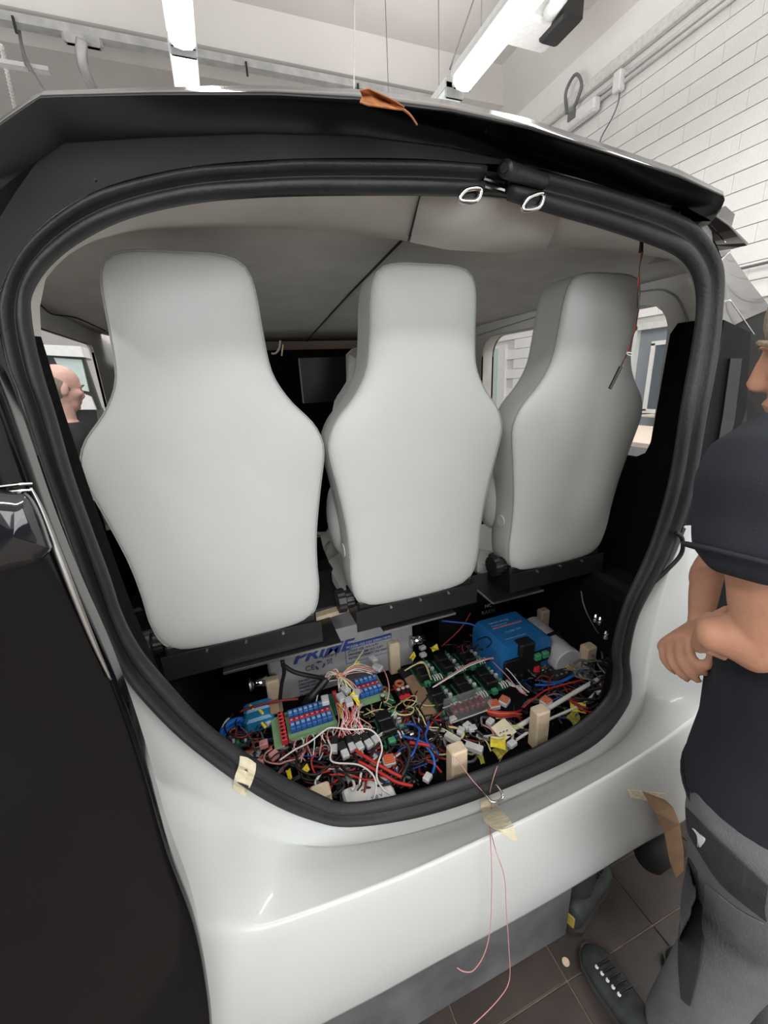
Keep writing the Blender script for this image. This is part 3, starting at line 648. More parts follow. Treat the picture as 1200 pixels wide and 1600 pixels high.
# ================================================================ THREE SEATS
OUT = [(0, .965, .905), (.08, .963, .905), (.122, .945, .9), (.137, .90, .9), (.142, .82, .9), (.152, .73, .9), (.185, .665, .9), (.235, .605, .9), (.256, .555, .9), (.256, .51, .9), (.240, .42, .9), (.222, .30, .9), (.216, .20, .9), (.216, .12, .9), (.205, .05, .9), (.182, .015, .9), (.15, .0, .9), (.08, -.008, .9), (0, -.012, .9)]
half = [Vector((x, 0, z)) for x, z, _ in OUT]
full = half + [Vector((-p.x, 0, p.z)) for p in reversed(half[1:-1])]
FULL = resample(crom(full, 6, True), 120, True)
def lean(x, d, z, cx):                      # z above the seat foot, d = depth towards the front of the van
    zz = 1.02 + z * .945
    return Vector((cx + x, 1.062 - .105 * z + d, zz))
def make_seat(cx, label, pl):
    t = thing('rear_seat', label, 'seat', (cx, 1.15, .56), 'white rear seats')
    def ring(s_, d, dz=0):
        out = []
        for p in FULL:                          # inset towards an upright spine, not towards one point
            tgt = Vector((p.x * .04, 0, min(.80, max(.16, p.z)))); v = tgt - p
            q = p + v * s_
            out.append(lean(q.x, d, q.z, cx))
        return out
    def bul(t_): return -.014 * (1 - (1 - t_) ** 2)
    b = MB()
    bk = lambda f: -.022 * (1 - (1 - f) ** 3.2) + .010 * math.exp(-f / .03)
    rs = [ring(f, bk(f)) for f in (1, .85, .7, .55, .42, .3, .2, .12, .07, .04, .02, .008)] + [ring(.0, .014), ring(-.006, .024), ring(-.010, .06), ring(-.006, .095), ring(.03, .115), ring(.1, .13), ring(.3, .14), ring(.8, .135), ring(1, .13)]
    b.loft(rs); back = obj('backrest', b, 'seat', t, smooth=True)
    # a soft crumple in the cover
    b = MB(); b.tube(ring(.002, .0065), .0020, 6, closed=True); obj('piping', b, 'piping', t, smooth=True)
    # front bolsters
    for sx in (-1, 1):
        b = MB(); c0 = lean(sx * .195, .16, .27, cx)
        b.ball(c0, (.045, .075, .125), 16, 12); obj('side_bolster', b, 'seat', t, smooth=True)
        b = MB(); b.disc(lean(sx * .2215, .058, .20, cx), .021, .004, 24, 'X'); bt = obj('pivot_cover', b, 'seat', t)
    # wings at the head of the rest
    b = MB(); b.box((cx, 1.42, .95), (.38, .36, .12), ch=.04); obj('seat_cushion', b, 'seat', t, smooth=False)
    b = MB(); b.box((cx + .0, 1.13, .997), (.40, .14, .10), ch=.006); obj('hinge_box', b, 'black_p', t)
    b = MB(); b.box((cx, 1.05, .990), (.42, .006, .07)); obj('front_flange', b, 'black_p', t)
    b = MB(); b.box(((pl[0] + pl[1]) / 2, 1.13, .947), (pl[1] - pl[0], .20, .005)); obj('mounting_plate', b, 'black_p', t)
    b = MB(); b.box(((pl[0] + pl[1]) / 2, 1.028, .947), (pl[1] - pl[0], .004, .006)); obj('plate_edge', b, 'steel', t)
    if cx > 1: obj('plate_edge', MB().box((pl[0], 1.08, .947), (.004, .10, .006)), 'steel', t)
    for dx in (-.10, .0, .1): 
        b = MB(); b.disc((cx + dx, 1.045, 1.018), .004, .012, 8, 'Y'); obj('screw', b, 'steel', t)
    # ribbed black recliner knob on the left side
    b = MB(); kc = Vector((cx - .235, 1.10, 1.045)); rings = []
    for ox, rad in ((-.02, .022), (-.018, .034), (.004, .036), (.008, .026), (.03, .026)):
        rings.append([kc + Vector((ox, (rad + (.002 if a % 2 else 0)) * math.cos(2 * PI * a / 28), (rad + (.002 if a % 2 else 0)) * math.sin(2 * PI * a / 28))) for a in range(28)])
    b.loft(rings); obj('recliner_knob', b, 'black_p', t)
    for sx in (-.17, .17):
        b = MB(); b.box((cx + sx, 1.47, .74), (.035, .05, .38)); obj('leg', b, 'satin', t)
    return t
make_seat(-.045, 'white leather rear seat at the left, seen square from behind', (-.115, .215))
make_seat(.482, 'white leather rear seat in the middle of the three', (.35, .60))
make_seat(1.035, 'white leather rear seat at the right behind the hanging red lead', (.745, .955))
# front passenger seat wrapped in plastic, seen between the left and middle seats
t = thing('front_seat', 'cream front seat wrapped in clear film seen between two rear seats', 'seat', (.62, 2.0, .5))
b = MB(); rs = []
for k, (z, wd, dp) in enumerate(((1.0, .22, .08), (1.2, .23, .09), (1.45, .23, .09), (1.6, .19, .08), (1.68, .13, .07), (1.79, .12, .06), (1.82, .09, .03))):
    rs.append([Vector((.70 + wd * math.cos(a), 2.0 + dp * math.sin(a), z)) for a in [2 * PI * q / 24 for q in range(24)]])
b.loft(rs); obj('backrest', b, 'table', t, smooth=True)
b = MB(); rs2 = [[Vector((.70 + (p.x - .70) * 1.07 + random.uniform(-.012, .012), 2.0 + (p.y - 2.0) * 1.15 + random.uniform(-.012, .012), p.z + random.uniform(-.01, .02))) for p in r] for r in rs]
b.loft(rs2); obj('plastic_film', b, 'bag', t, smooth=False)
obj('seat_cushion', MB().box((.70, 2.25, .9), (.46, .45, .16), ch=.05), 'satin', t)
b = MB(); random.seed(5)
rows = [[Vector((.30 + .035 * i, 1.55 + .04 * j, .985 + .05 * noise.noise(Vector((i * .7, j * .8, 1))) + .06 * max(0, 1 - abs(j - 4) / 4))) for i in range(10)] for j in range(9)]
b.grid(rows); tag(obj('plastic_sheet', b, 'bag', smooth=False, thick=.001), 'crumpled clear plastic sheet low between the left and middle seats', 'plastic sheet')
b = MB(); b.box((.27, 1.20, .955), (.22, .03, .015), rz=.12); tag(obj('wood_strip', b, 'wood'), 'thin wooden strip lying under the gap beside the left seat', 'wood')
t = thing('armchair', 'black padded front seat seen left of the left rear seat', 'seat', (-.2, 1.75, .5))
b = MB(); b.ball((-.28, 1.85, 1.15), (.20, .12, .24), 16, 10); obj('backrest', b, 'satin', t, smooth=True); b = MB(); b.box((-.25, 1.65, .95), (.34, .4, .18), ch=.06); obj('seat_cushion', b, 'satin', t)
b = MB(); q = PY(150, 785, 1.7); b.loft([[q + Vector((dx, 0, .10 - k * .07)) + Vector((0, .01 * math.sin(k * 2 + dx * 40), 0)) for dx in (-.09 - .02 * k, -.03, .03, .08 + .01 * k)] for k in range(4)], closed=False); tag(obj('white_cloth', b, 'bag', thick=.004), 'white plastic cloth draped behind the left seat by the window', 'cloth')

# ================================================================ ELECTRONICS BAY
DZ = .556                                       # top of the deck
def wires_obj(name, pts, r, m, n=5, sm=6):
    return obj(name, MB().tube(crom(pts, sm), r, n), m, smooth=True)
# beech blocks standing round the bay
blocks = [((412, 437, 1060), .045, 'beech block standing at the left end of the grey battery'),
          ((603, 626, 1002), .045, 'beech block standing in front of the right end of the grey battery'),
          ((838, 861, 952), .045, 'beech block behind the far end of the white cylinder'),
          ((905, 935, 1008), .050, 'beech block at the near end of the white cylinder'),
          ((828, 861, 1107), .050, 'beech block standing by the thick white cable at the right of the sill'),
          ((698, 730, 1167), .050, 'beech block behind the middle of the sill with a red thread over it'),
          ((485, 516, 1233), .050, 'beech block low in the left corner beside the white case')]
for (x0, x1, yy), s_, lb in blocks:
    p = (PZ(x0, yy, .70) + PZ(x1, yy, .70)) / 2; zt = .70
    b = MB(); b.box((p.x, p.y, (zt + DZ) / 2), (s_, s_ * .8, zt - DZ), ch=.005)
    tag(obj('wood_block', b, 'wood'), lb, 'wood block', 'beech blocks standing in the bay')
# battery
t = thing('battery', 'large grey battery with blue lettering behind the relay boards', 'battery', (.29, 1.40, DZ))
b = MB(); b.box((.285, 1.41, DZ + .125), (.57, .20, .25), ch=.008); obj('case', b, 'batt', t)
yb = 1.309; RX = (PI / 2, 0, 0)
text('lettering', 'PRIME', PY(457, 1038, yb) + Vector((0, -.002, 0)), .062, 'batt_lab', RX, t, shear=.35, bold=.0015, sx=1.35)
text('lettering', 'battery', PY(503, 1026, yb) + Vector((0, -.002, -.008)), .020, 'print_d', RX, t)
text('lettering', 'CE', PY(477, 1049, yb) + Vector((0, -.002, 0)), .030, 'print_d', RX, t)
b = MB(); rc = PY(500, 1039, yb)
for k in range(3):
    a = 2 * PI * k / 3 + PI / 2; c_ = rc + Vector((.012 * math.cos(a), -.001, .012 * math.sin(a))); d_ = Vector((-math.sin(a), 0, math.cos(a)))
    o_ = Vector((math.cos(a), 0, math.sin(a)))
    b.add([c_ - d_ * .008, c_ + d_ * .004, c_ + d_ * .004 + o_ * .008, c_ - d_ * .008 + o_ * .004, c_ + d_ * .004 - o_ * .003, c_ + d_ * .013 + o_ * .003], [(0, 1, 2, 3), (4, 5, 2)])
obj('recycling_mark', b, 'print_d', t, thick=.0008)
b = MB(); bc = PY(515, 1033, yb)
for v0, v1 in (((-.01, .012), (.01, -.014)), ((.01, .012), (-.01, -.014)), ((-.009, .008), (-.006, -.008)), ((.009, .008), (.006, -.008)), ((-.010, .009), (.010, .009)), ((-.006, -.008), (.006, -.008))):
    b.tube([bc + Vector((v0[0], -.001, v0[1])), bc + Vector((v1[0], -.001, v1[1]))], .0008, 4)
obj('bin_mark', b, 'print_d', t)
p = PY(543, 1012, yb)
obj('label_band', MB().box(p + Vector((.085, -.001, .004)), (.19, .002, .020)), 'batt_lab', t)
text('lettering', 'PCA200-12G (12V 200Ah/10HR)', p + Vector((-.005, -.003, -.002)), .0135, 'print_w', RX, t)
for k, l in enumerate(('CYCLE USE: 14.4-14.7V', 'STANDBY USE: 13.5-13.8V', 'INITIAL CURRENT: 50A MAX')):
    text('lettering', l, p + Vector((0, -.002, -.022 - k * .016)), .0125, 'print_d', RX, t)
b = MB()
for q0, q1 in (((-.01, -.005), (-.01, -.07)), ((-.01, -.07), (.18, -.07)), ((.18, -.005), (.18, -.07))):
    b.tube([p + Vector((q0[0], -.001, q0[1])), p + Vector((q1[0], -.001, q1[1]))], .0008, 4)
obj('label_frame', b, 'batt_lab', t)
p = PY(466, 1066, yb)
for k, l in enumerate(('DO NOT CHARGE IN SEALED', 'CONTAINER. KEEP AWAY FROM', 'SPARKS. RECYCLE OR DISPOSE', 'PROPERLY.', 'Pb LEAD')):
    text('lettering', l, p + Vector((0, -.002, -.001 - k * .0155)), .0115, 'print_d', RX, t)

# blue charger
t = thing('blue_charger', 'blue metal charger box with rounded top and a red stripe', 'charger', (.92, 1.12, DZ))
x0, x1, y0, y1, zt = .80, 1.03, 1.045, 1.235, .735
prof = [(x0, DZ), (x0, zt - .03), (x0 + .008, zt - .012), (x0 + .026, zt), (x1 - .026, zt), (x1 - .008, zt - .012), (x1, zt - .03), (x1, DZ)]
b = MB(); b.loft([[Vector((x, y, z)) for x, z in prof] for y in (y0, y0 + .004, y1)]); obj('housing', b, 'blue_box', t)
b = MB(); b.box(((x0 + x1) / 2 - .02, y0 - .004, .625), (.17, .012, .11), ch=.004); obj('front_panel', b, 'black_p', t)
b = MB(); b.box((.905, y0 + .004, .712), (.066, .05, .055), ch=.005); obj('socket', b, 'black_p', t)
for k in range(2): 
    b = MB(); b.box((.955 + k * .035, y0 - .012, .665), (.028, .022, .026), ch=.004); obj('terminal', b, 'green_p', t)
b = MB(); b.box((x1 - .035, y0 - .003, .655), (.055, .008, .05)); obj('vent_plate', b, 'satin', t)
obj('stripe', MB().box((.915, 1.165, zt + .0005), (.135, .007, .001)), 'print_o', t)
text('lettering', 'victron energy', (.85, 1.195, zt + .0008), .016, 'print_b', (0, 0, 0), t)
text('lettering', 'Phoenix Inverter', (.85, 1.176, zt + .0008), .011, 'print_b', (0, 0, 0), t)
text('lettering', '12 | 500  230V', (.875, 1.122, zt + .0008), .013, 'print_b', (0, 0, 0), t)
text('lettering', 'www.victronenergy.com', (.85, 1.085, zt + .0008), .009, 'print_b', (0, 0, 0), t)
for k in range(6): obj('fastener', MB().disc((.83 + k * .03, y0 - .012, .60 + .012 * (k % 2)), .005, .008, 8, 'Y'), 'steel', t)

# white cylinder
t = thing('white_cylinder', 'white plastic cylinder lying lengthways between two beech blocks', 'cylinder', (1.08, 1.10, DZ))
ca, cb = Vector((1.095, 1.235, .63)), Vector((1.065, .985, .63)); dv = (cb - ca).normalized()
b = MB(); b.tube([ca, ca + dv * .004, cb - dv * .03, cb - dv * .028, cb - dv * .004, cb], [.050, .056, .056, .059, .059, .055], 32); obj('tube_wall', b, 'cyl_w', t, smooth=False)
b = MB(); b.disc(ca.lerp(cb, .35) + Vector((-.012, 0, .055)), .012, .002, 20); obj('moulded_ring', b, 'plastic_w', t)
b = MB(); b.box(ca.lerp(cb, .55) + Vector((0, 0, .058)), (.040, .014, .006), rz=.1); obj('black_clip', b, 'black_p', t)
b = MB(); q = ca.lerp(cb, .60) + Vector((.026, 0, .052)); b.box(q, (.012, .034, .008), rz=.25); b.box(q + Vector((.008, .012, .004)), (.012, .012, .012), rz=.7); obj('black_clip', b, 'black_p', t)

# relay boards with blue relays
def relay_board(x0, y0, nrel, label, z=.655):
    W_ = nrel * .0168 + .02; t = thing('relay_board', label, 'circuit board', (x0 + W_ / 2, y0 + .06, z - .1))
    cx = x0 + W_ / 2
    obj('circuit_board', MB().box((cx, y0 + .06, z - .018), (W_, .128, .004)), 'pcb_l', t)
    obj('standoff', MB().box((cx, y0 + .06, (z - .02 + DZ) / 2), (W_ * .8, .08, z - .02 - DZ)), 'black_p', t)
    for r_, yy in ((0, y0 + .092), (1, y0 + .036)):
        for k in range(nrel):
            xx = x0 + .018 + k * .0168
            q = obj('relay', MB().box((xx, yy, z - .004), (.0158, .026 + .004 * r_, .022), ch=.0012), 'relay_b', t)
            obj('relay_print', MB().box((xx, yy + (.002 if r_ else -.001), z + .0075), (.010, .011, .0006)), 'relay_p', q)
    for k in range(nrel):
        obj('screw_terminal', MB().box((x0 + .018 + k * .0168, y0 + .0635, z - .006), (.0160, .016, .016), ch=.001), 'red_p', t)
    for k in range(nrel): obj('pin', MB().box((x0 + .018 + k * .0168, y0 + .0635, z + .0025), (.006, .003, .001)), 'print_w', t)
    obj('edge_strip', MB().box((cx, y0 + .008, z - .012), (W_, .014, .012)), 'pcb_l', t)
    return t
relay_board(.028, 1.042, 8, 'relay board with two rows of eight blue relays at the left')
relay_board(.272, 1.095, 5, 'shorter relay board with blue relays behind the white wire bundle')
t = thing('terminal_strip', 'upright red terminal strip on a green board left of the blue relays', 'terminal strip', (.015, 1.1, DZ))
obj('circuit_board', MB().box((-.002, 1.095, .635), (.030, .13, .004)), 'pcb_l', t)
for k in range(8): 
    q = obj('screw_terminal', MB().box((.015, 1.043 + k * .0155, .646), (.018, .0145, .022), ch=.0012), 'red_p', t)
    obj('screw', MB().disc((.013, 1.043 + k * .0155, .658), .0042, .002, 8), 'black_p', q)
t = thing('terminal_strip', 'short terminal strip standing between the two blue relay boards', 'terminal strip', (.195, 1.15, DZ))
obj('circuit_board', MB().box((.190, 1.13, .645), (.014, .10, .004)), 'pcb', t)
for k in range(6): obj('screw_terminal', MB().box((.203, 1.09 + k * .0155, .652), (.014, .0145, .018), ch=.0012), 'red_p', t)

# driver modules: black relays, green board with clear parts, terminal, four pins
def module(x, y, label, z=.62, first=[]):
    if first:
        return dup(first[0], (x - first[1], y - first[2], 0), label)
    t = thing('driver_module', label, 'circuit board', (x, y, z - .03), 'driver modules on the black tray')
    obj('circuit_board', MB().box((x, y, z - .02), (.092, .108, .003)), 'pcb', t)
    for k in range(2):
        q = obj('power_relay', MB().box((x - .020, y - .022 + k * .046, z), (.044, .042, .034), ch=.003), 'black_p', t)
        obj('relay_lid', MB().box((x - .020, y - .022 + k * .046, z + .018), (.034, .030, .002)), 'satin', q)
    random.seed(11)
    for k in range(6):
        b = MB(); b.box((x + .024 + random.uniform(-.006, .006), y - .042 + k * .016, z - .008 + random.uniform(0, .008)), (.014, .010, .016), rz=random.uniform(-.4, .4), ch=.002)
        obj('component', b, ('nylon', 'green_p', 'clear', 'plastic_w')[k % 4], t)
    obj('clear_wall', MB().box((x + .012, y, z + .002), (.002, .1, .030)), 'clear', t)
    obj('terminal', MB().box((x - .024, y - .060, z - .008), (.022, .018, .018), ch=.002), 'green_p', t)
    for k in range(4): obj('pin_wire', MB().tube([(x + .0 + k * .010, y - .050, z + .012), (x + .001 + k * .010, y - .060, z + .014), (x + .003 + k * .010, y - .072, z + .004)], .0022, 5), 'w_white', t)
    first += [t, x, y]
    return t
obj_tray = tag(obj('black_tray', MB().box((.66, 1.09, .582), (.36, .36, .012), ch=.003), 'satin'), 'flat black tray under the green driver modules', 'tray')
obj_tray2 = None
module(.565, 1.185, 'far left driver module of the six, beside the brown fibreboard')
module(.665, 1.190, 'far middle driver module of the six, right behind the pink cable')
module(.765, 1.195, 'far right driver module of the six, next to the blue charger')
module(.560, 1.035, 'near left driver module of the six, behind the clear fuse box')
module(.665, 1.045, 'near middle driver module of the six, partly over the fuse box')
module(.765, 1.055, 'near right driver module of the six, in front of the blue charger')
t2 = module(.345, .985, 'single driver module in the middle of the tangle left of the fibreboard')
t2.location.z += .02
# clear fuse box
t = thing('fuse_box', 'black fuse box with clear cover and a row of dark red fuses', 'fuse box', (.60, .94, DZ))
obj('base', MB().box((.60, .945, .600), (.145, .06, .07), ch=.004), 'black_p', t)
for k in range(6): obj('fuse', MB().box((.548 + k * .021, .945, .645), (.013, .034, .022), ch=.003), 'dred', t)
b = MB(); b.box((.60, .945, .652), (.150, .066, .040), ch=.003); obj('cover', b, 'clear', t)
for k in range(6): obj('contact', MB().box((.548 + k * .021, .911, .60), (.008, .006, .016)), 'steel', t)
for sy in (-.033, .033): obj('cover_rim', MB().box((.60, .945 + sy, .634), (.152, .0025, .003)), 'nylon', t)
p = [PZ(632, 1060, .60), PZ(652, 1050, .60), PZ(683, 1112, .60), PZ(666, 1123, .60)]
b = MB(); b.loft([[q + Vector((0, 0, dz)) for q in p] for dz in (-.010, 0)]); tag(obj('fibreboard', b, 'mdf'), 'bare brown fibreboard piece between the two groups of circuit boards', 'board')

# small coil boards
def coil(px, py, z, r_, label, extra):
    p = PZ(px, py, z); t = thing('coil_board', label, 'coil', tuple(p - Vector((0, 0, .03))))
    b = MB(); b.tube([p + Vector((r_ * math.cos(a), r_ * math.sin(a), 0)) for a in [2 * PI * k / 28 for k in range(28)]], [r_ * .42 if k % 2 else r_ * .36 for k in range(28)], 8, closed=True); obj('coil', b, 'copper' if extra else 'brass', t)
    obj('core', MB().disc(p + Vector((0, 0, -.004)), r_ * .62, .006, 16), 'dred', t)
    obj('base_board', MB().box(p + Vector((.002, -.014, -.022)), (.04, .075, .003)), 'red_p' if extra else 'pcb', t)
    for k in range(3 if extra else 1):
        q = p + Vector((-.016 + k * .017, -.030, -.008)); c = obj('capacitor', MB().disc(q, .0075, .024, 14), 'black_p', t); obj('capacitor_top', MB().disc(q + Vector((0, 0, .0125)), .0068, .001, 14), 'nylon', c)
coil(624, 1068, .655, .013, 'red board with a copper toroid coil and three capacitors', True)
coil(600, 1077, .655, .010, 'small brass coloured toroid coil beside the right-hand blue relays', False)
coil(846, 1040, .60, .013, 'orange toroid coil beside the red knob in front of the blue charger', True)
# red knob, terminal block with brass lugs
t = thing('rotary_switch', 'round red knob switch in front of the blue charger', 'switch', tuple(PZ(838, 1044, .60)))
p = PZ(838, 1044, .61); obj('knob', MB().disc(p, .015, .018, 20, r2=.012), 'red_p', t); obj('body', MB().box(p + Vector((0, 0, -.03)), (.04, .04, .04), ch=.004), 'black_p', t)
t = thing('terminal_block', 'black terminal block with three round fuses near the cylinder', 'terminal block', tuple(PZ(870, 1055, .58)))
p = PZ(868, 1056, .60); obj('block', MB().box(p, (.10, .07, .035), rz=.2, ch=.004), 'black_p', t)
for k in range(3):
    q = PZ(884 + k * 9, 1040 + k * 5, .62); obj('round_fuse', MB().tube([q + Vector((0, -.025, -.006)), q + Vector((0, -.02, -.006)), q + Vector((0, .02, .004)), q + Vector((0, .025, .004))], [.006, .0075, .0075, .006], 12), 'brass', t)
for k in range(8): obj('screw', MB().disc(p + Vector((-.035 + .022 * (k % 4), -.02 + .035 * (k // 4), .019)), .0045, .004, 8), 'steel', t)
# blue cell pack at the left
t = thing('cell_pack', 'shiny blue wrapped cell pack with gold lugs at the left of the bay', 'battery pack', tuple(PZ(402, 1118, .62)))
p = PZ(405, 1116, .63); obj('cell', MB().box(p + Vector((0, .018, 0)), (.095, .045, .055), ch=.008), 'ltblue', t); obj('cell', MB().box(p + Vector((0, -.028, 0)), (.095, .045, .055), ch=.008), 'ltblue', t)
for px, py in ((393, 1105), (408, 1112), (412, 1133)): obj('lug', MB().box(PZ(px, py, .66), (.008, .026, .006), rz=.4, ch=.001), 'yellow', t)
b = MB(); b.box(PZ(424, 1105, .66) + Vector((.01, 0, 0)), (.03, .06, .004)); obj('tan_tab', b, 'mdf', t)
# white case under the sill
t = thing('white_case', 'white power supply case half hidden under the sill at the front', 'power supply', tuple(PZ(573, 1245, .58)))
p0, p1 = PZ(541, 1240, .62), PZ(602, 1228, .62)
b = MB(); b.box(((p0.x + p1.x) / 2 + .005, .800, .592), (.135, .09, .055), ch=.006); obj('case', b, 'plastic_w', t)
b = MB(); b.box(((p0.x + p1.x) / 2 + .02, .785, .6205), (.05, .018, .001)); obj('label', b, 'print_w', t)
text('lettering', '230 V', ((p0.x + p1.x) / 2 + .004, .780, .6215), .014, 'print_d', (0, 0, 0), t)
# panel with white lettering under the middle seat's gap
t = thing('equipment_box', 'dark box with white NC lettering behind the blue charger', 'box', (.83, 1.33, DZ))
obj('box_body', MB().box((.89, 1.40, .68), (.36, .10, .24), ch=.006), 'satin', t)
text('lettering', 'NC', PY(757, 950, 1.342) + Vector((0, -.002, 0)), .024, 'print_w', RX, t)
text('lettering', 'RAKN', PY(752, 961, 1.342) + Vector((0, -.002, 0)), .026, 'print_w', RX, t)
for px, py in ((652, 1000), (405, 1067)):
    p = PY(px, py, 1.30); t = thing('bolt_sleeve', 'shiny round steel sleeve %s' % ('right of the grey battery' if px > 500 else 'left of the first beech block'), 'sleeve', tuple(p)); obj('sleeve', MB().tube([p + Vector((-.03, 0, 0)), p + Vector((.03, 0, .003))], .018, 16), 'chrome', t, smooth=True); obj('flange', MB().disc(p + Vector((-.03, 0, 0)), .024, .006, 18, 'X'), 'steel', t)
# posts of silver studs on the wheel box
for k, (px, py) in enumerate(((931, 966), (938, 970), (947, 992))):
    p = PZ(px, py, .945); tag(obj('terminal_stud', MB().tube([p + Vector((0, 0, -.012)), p + Vector((0, 0, -.004)), p, p + Vector((0, 0, .006)), p + Vector((0, 0, .014))], [.007, .007, .004, .0065, .004], 10), 'chrome'),
        ['left silver terminal stud on the black wheel box', 'right silver terminal stud on the black wheel box', 'silver stud lowest on the wheel box beside the seal'][k], 'terminal')

# connectors
def connector(px, py, z, d, rz, m, label, group, tilt=0, dark=None, cat='connector', name='connector'):
    p = PZ(px, py, z); t = thing(name, label, cat, tuple(p), group)
    obj('housing', MB().box(p, d, rz=rz, rx=tilt, ch=.0018), m, t)
    R = Matrix.Rotation(rz, 3, 'Z') @ Matrix.Rotation(tilt, 3, 'X')
    if dark: obj('plug', MB().box(p + R @ Vector((0, d[1] * .85, 0)), (d[0] * 1.05, d[1] * 1.0, d[2] * 1.1), rz=rz, rx=tilt, ch=.0018), dark, t)
    obj('latch', MB().box(p + R @ Vector((0, 0, d[2] * .52)), (d[0] * .5, d[1] * .45, .0015), rz=rz, rx=tilt), m, t)
    return t
gp = 'black and milky plug pairs in the tangle'
for k, (px, py, rz) in enumerate(((522, 1170, -.3), (539, 1178, .1), (550, 1167, .05), (562, 1166, .2), (576, 1162, .25), (587, 1155, .3))):
    connector(px, py, .645 + .004 * (k % 2), (.021, .026, .016), rz, 'nylon', ['leftmost', 'second', 'third', 'fourth', 'fifth', 'rightmost'][k] + ' black plug with milky socket in the row below the wire bundle', gp, dark='black_p', tilt=.25)
for k, (px, py, rz, lb) in enumerate(((533, 1090, .2, 'milky connector at the left of the tied wire bundle'), (545, 1096, .0, 'milky connector under the middle of the tied bundle'), (540, 1078, .4, 'milky connector high in the tied bundle'), (556, 1084, -.5, 'milky connector at the right of the tied bundle'), (590, 1043, .6, 'milky plug behind the right-hand blue relays'), (583, 1030, .3, 'small milky plug near the beech block behind'), (508, 1094, -.1, 'grey ferrule plug right of the eight-relay board'))):
    connector(px, py, .69, (.024, .034, .016), rz, 'nylon', lb, 'milky connectors of the tied bundle')
for k, (px, py, rz, lb) in enumerate(((730, 1134, .3, 'milky plug above the loose row in front of the fuse box'), (720, 1142, .7, 'milky plug second of the loose group in front of the fuse box'), (738, 1138, -.2, 'milky plug third of the loose group in front of the fuse box'), (707, 1124, 0., 'milky plug under the left corner of the fuse box'), (712, 1157, .5, 'milky plug half covered left of the long clear plug'), (736, 1167, .75, 'long clear inline plug with wires pointing at the sill'), (766, 1128, .4, 'milky plug behind the small white label'), (800, 1162, .2, 'milky plug on the white cable by the sill'), (938, 1081, -.7, 'milky plug at the right end of the bay'), (540, 1205, -.5, 'torn milky plug behind the front beech block'), (548, 1216, .1, 'milky plug beneath the torn one behind the front beech block'), (660, 1000 + 12, .2, 'upper milky plug beside the yellow tags by the battery'), (661, 1023, .1, 'lower milky plug beside the yellow tags by the battery'), (420, 1128, .5, 'pale plug beside the shiny blue cell pack'), (668, 1215, .6, 'white crumpled plug against the sill'))):
    connector(px, py, .63 if py < 1200 else .60, (.026, .020, .014) if 'long' not in lb else (.022, .07, .018), rz, 'nylon' if 'crumpled' not in lb else 'plastic_w', lb, 'loose milky plugs in the bay')
# lever connectors with orange levers
for k, (px, py, rz, lb) in enumerate(((772, 1102, -.2, 'clear lever connector with orange levers left of the pair'), (788, 1096, .5, 'clear lever connector with orange levers right of the pair'), (608, 1190, -.15, 'clear lever connector with orange levers in the tangle by the sill'), (853, 1097, .2, 'clear lever connector with orange levers behind the right beech block'))):
    p = PZ(px, py, .63); t = thing('lever_connector', lb, 'connector', tuple(p), 'lever connectors'); R = Matrix.Rotation(rz, 3, 'Z')
    obj('housing', MB().box(p, (.036, .030, .018), rz=rz, ch=.003), 'nylon', t)
    for j in range(4): obj('lever', MB().box(p + R @ Vector((0, -.011 + j * .0075, .010)), (.030, .0048, .004), rz=rz), 'orange_c', t)
# yellow tags
def tagq(px, py, z, w_, h_, rz, m, lb, tilt=.5):
    p = PZ(px, py, z); b = MB(); R = Matrix.Rotation(rz, 3, 'Z') @ Matrix.Rotation(tilt, 3, 'X')
    rows = [[p + R @ Vector((-w_ / 2 + w_ * i / 4, h_ * (j / 3 - .5), .006 * math.sin(i * 1.2 + j))) for i in range(5)] for j in range(4)]
    b.grid(rows); tag(obj('yellow_tag', b, m, thick=.0012), lb, 'tag', 'yellow cable tags')
tagq(903, 1105, .60, .05, .032, -.6, 'yellow', 'yellow tag over the right end of the sill, upper of two', .6)
tagq(897, 1121, .585, .055, .032, .3, 'yellow_d', 'olive tag beneath the bright one at the right of the sill')
tagq(778, 1160, .62, .045, .032, -.6, 'yellow', 'bright yellow tag next to the small white label', .5)
tagq(782, 1172, .60, .052, .030, .3, 'yellow_d', 'olive yellow tag touching the sill under the bright one')
tagq(645, 1026, .64, .04, .018, .7, 'yellow', 'yellow tag just right of the beech block by the battery')
tagq(679, 1013, .64, .035, .022, .2, 'yellow', 'yellow tag behind the far left driver module')
tagq(782, 1119, .63, .030, .020, -.5, 'yellow', 'small yellow tag under the lever connectors')
tagq(752, 1186, .61, .016, .025, .0, 'yellow_d', 'small olive sleeve at the foot of the long clear plug')
tagq(533, 1110, .67, .013, .050, -.1, 'yellow', 'upright yellow sleeve on the left of the tied bundle')
tagq(556, 1093, .69, .016, .050, .4, 'yellow', 'upright yellow sleeve on the right of the tied bundle')
tagq(552, 1041, .70, .055, .016, .2, 'yellow', 'yellow sleeve lying behind the tied bundle')
tagq(452, 1205 + 6, .60, .012, .03, .1, 'yellow', 'yellow cable sleeve left of the front beech block')
tagq(478, 1202, .61, .022, .018, .6, 'yellow', 'yellow ferrule cluster behind the front beech block')
p = PZ(787, 1140, .63); b = MB(); b.box(p, (.062, .052, .002), rz=.25, rx=.3); t = thing('paper_label', 'small cream paper label lying in front of the lever connectors', 'label', tuple(p)); obj('sheet', b, 'masking', t)
b = MB()
for k in range(6): b.box(p + Vector((-.018 + .012 * (k % 3), .008 - .016 * (k // 3), .0022)), (.007, .003, .0006), rz=.25)
obj('marks', b, 'print_d', t)

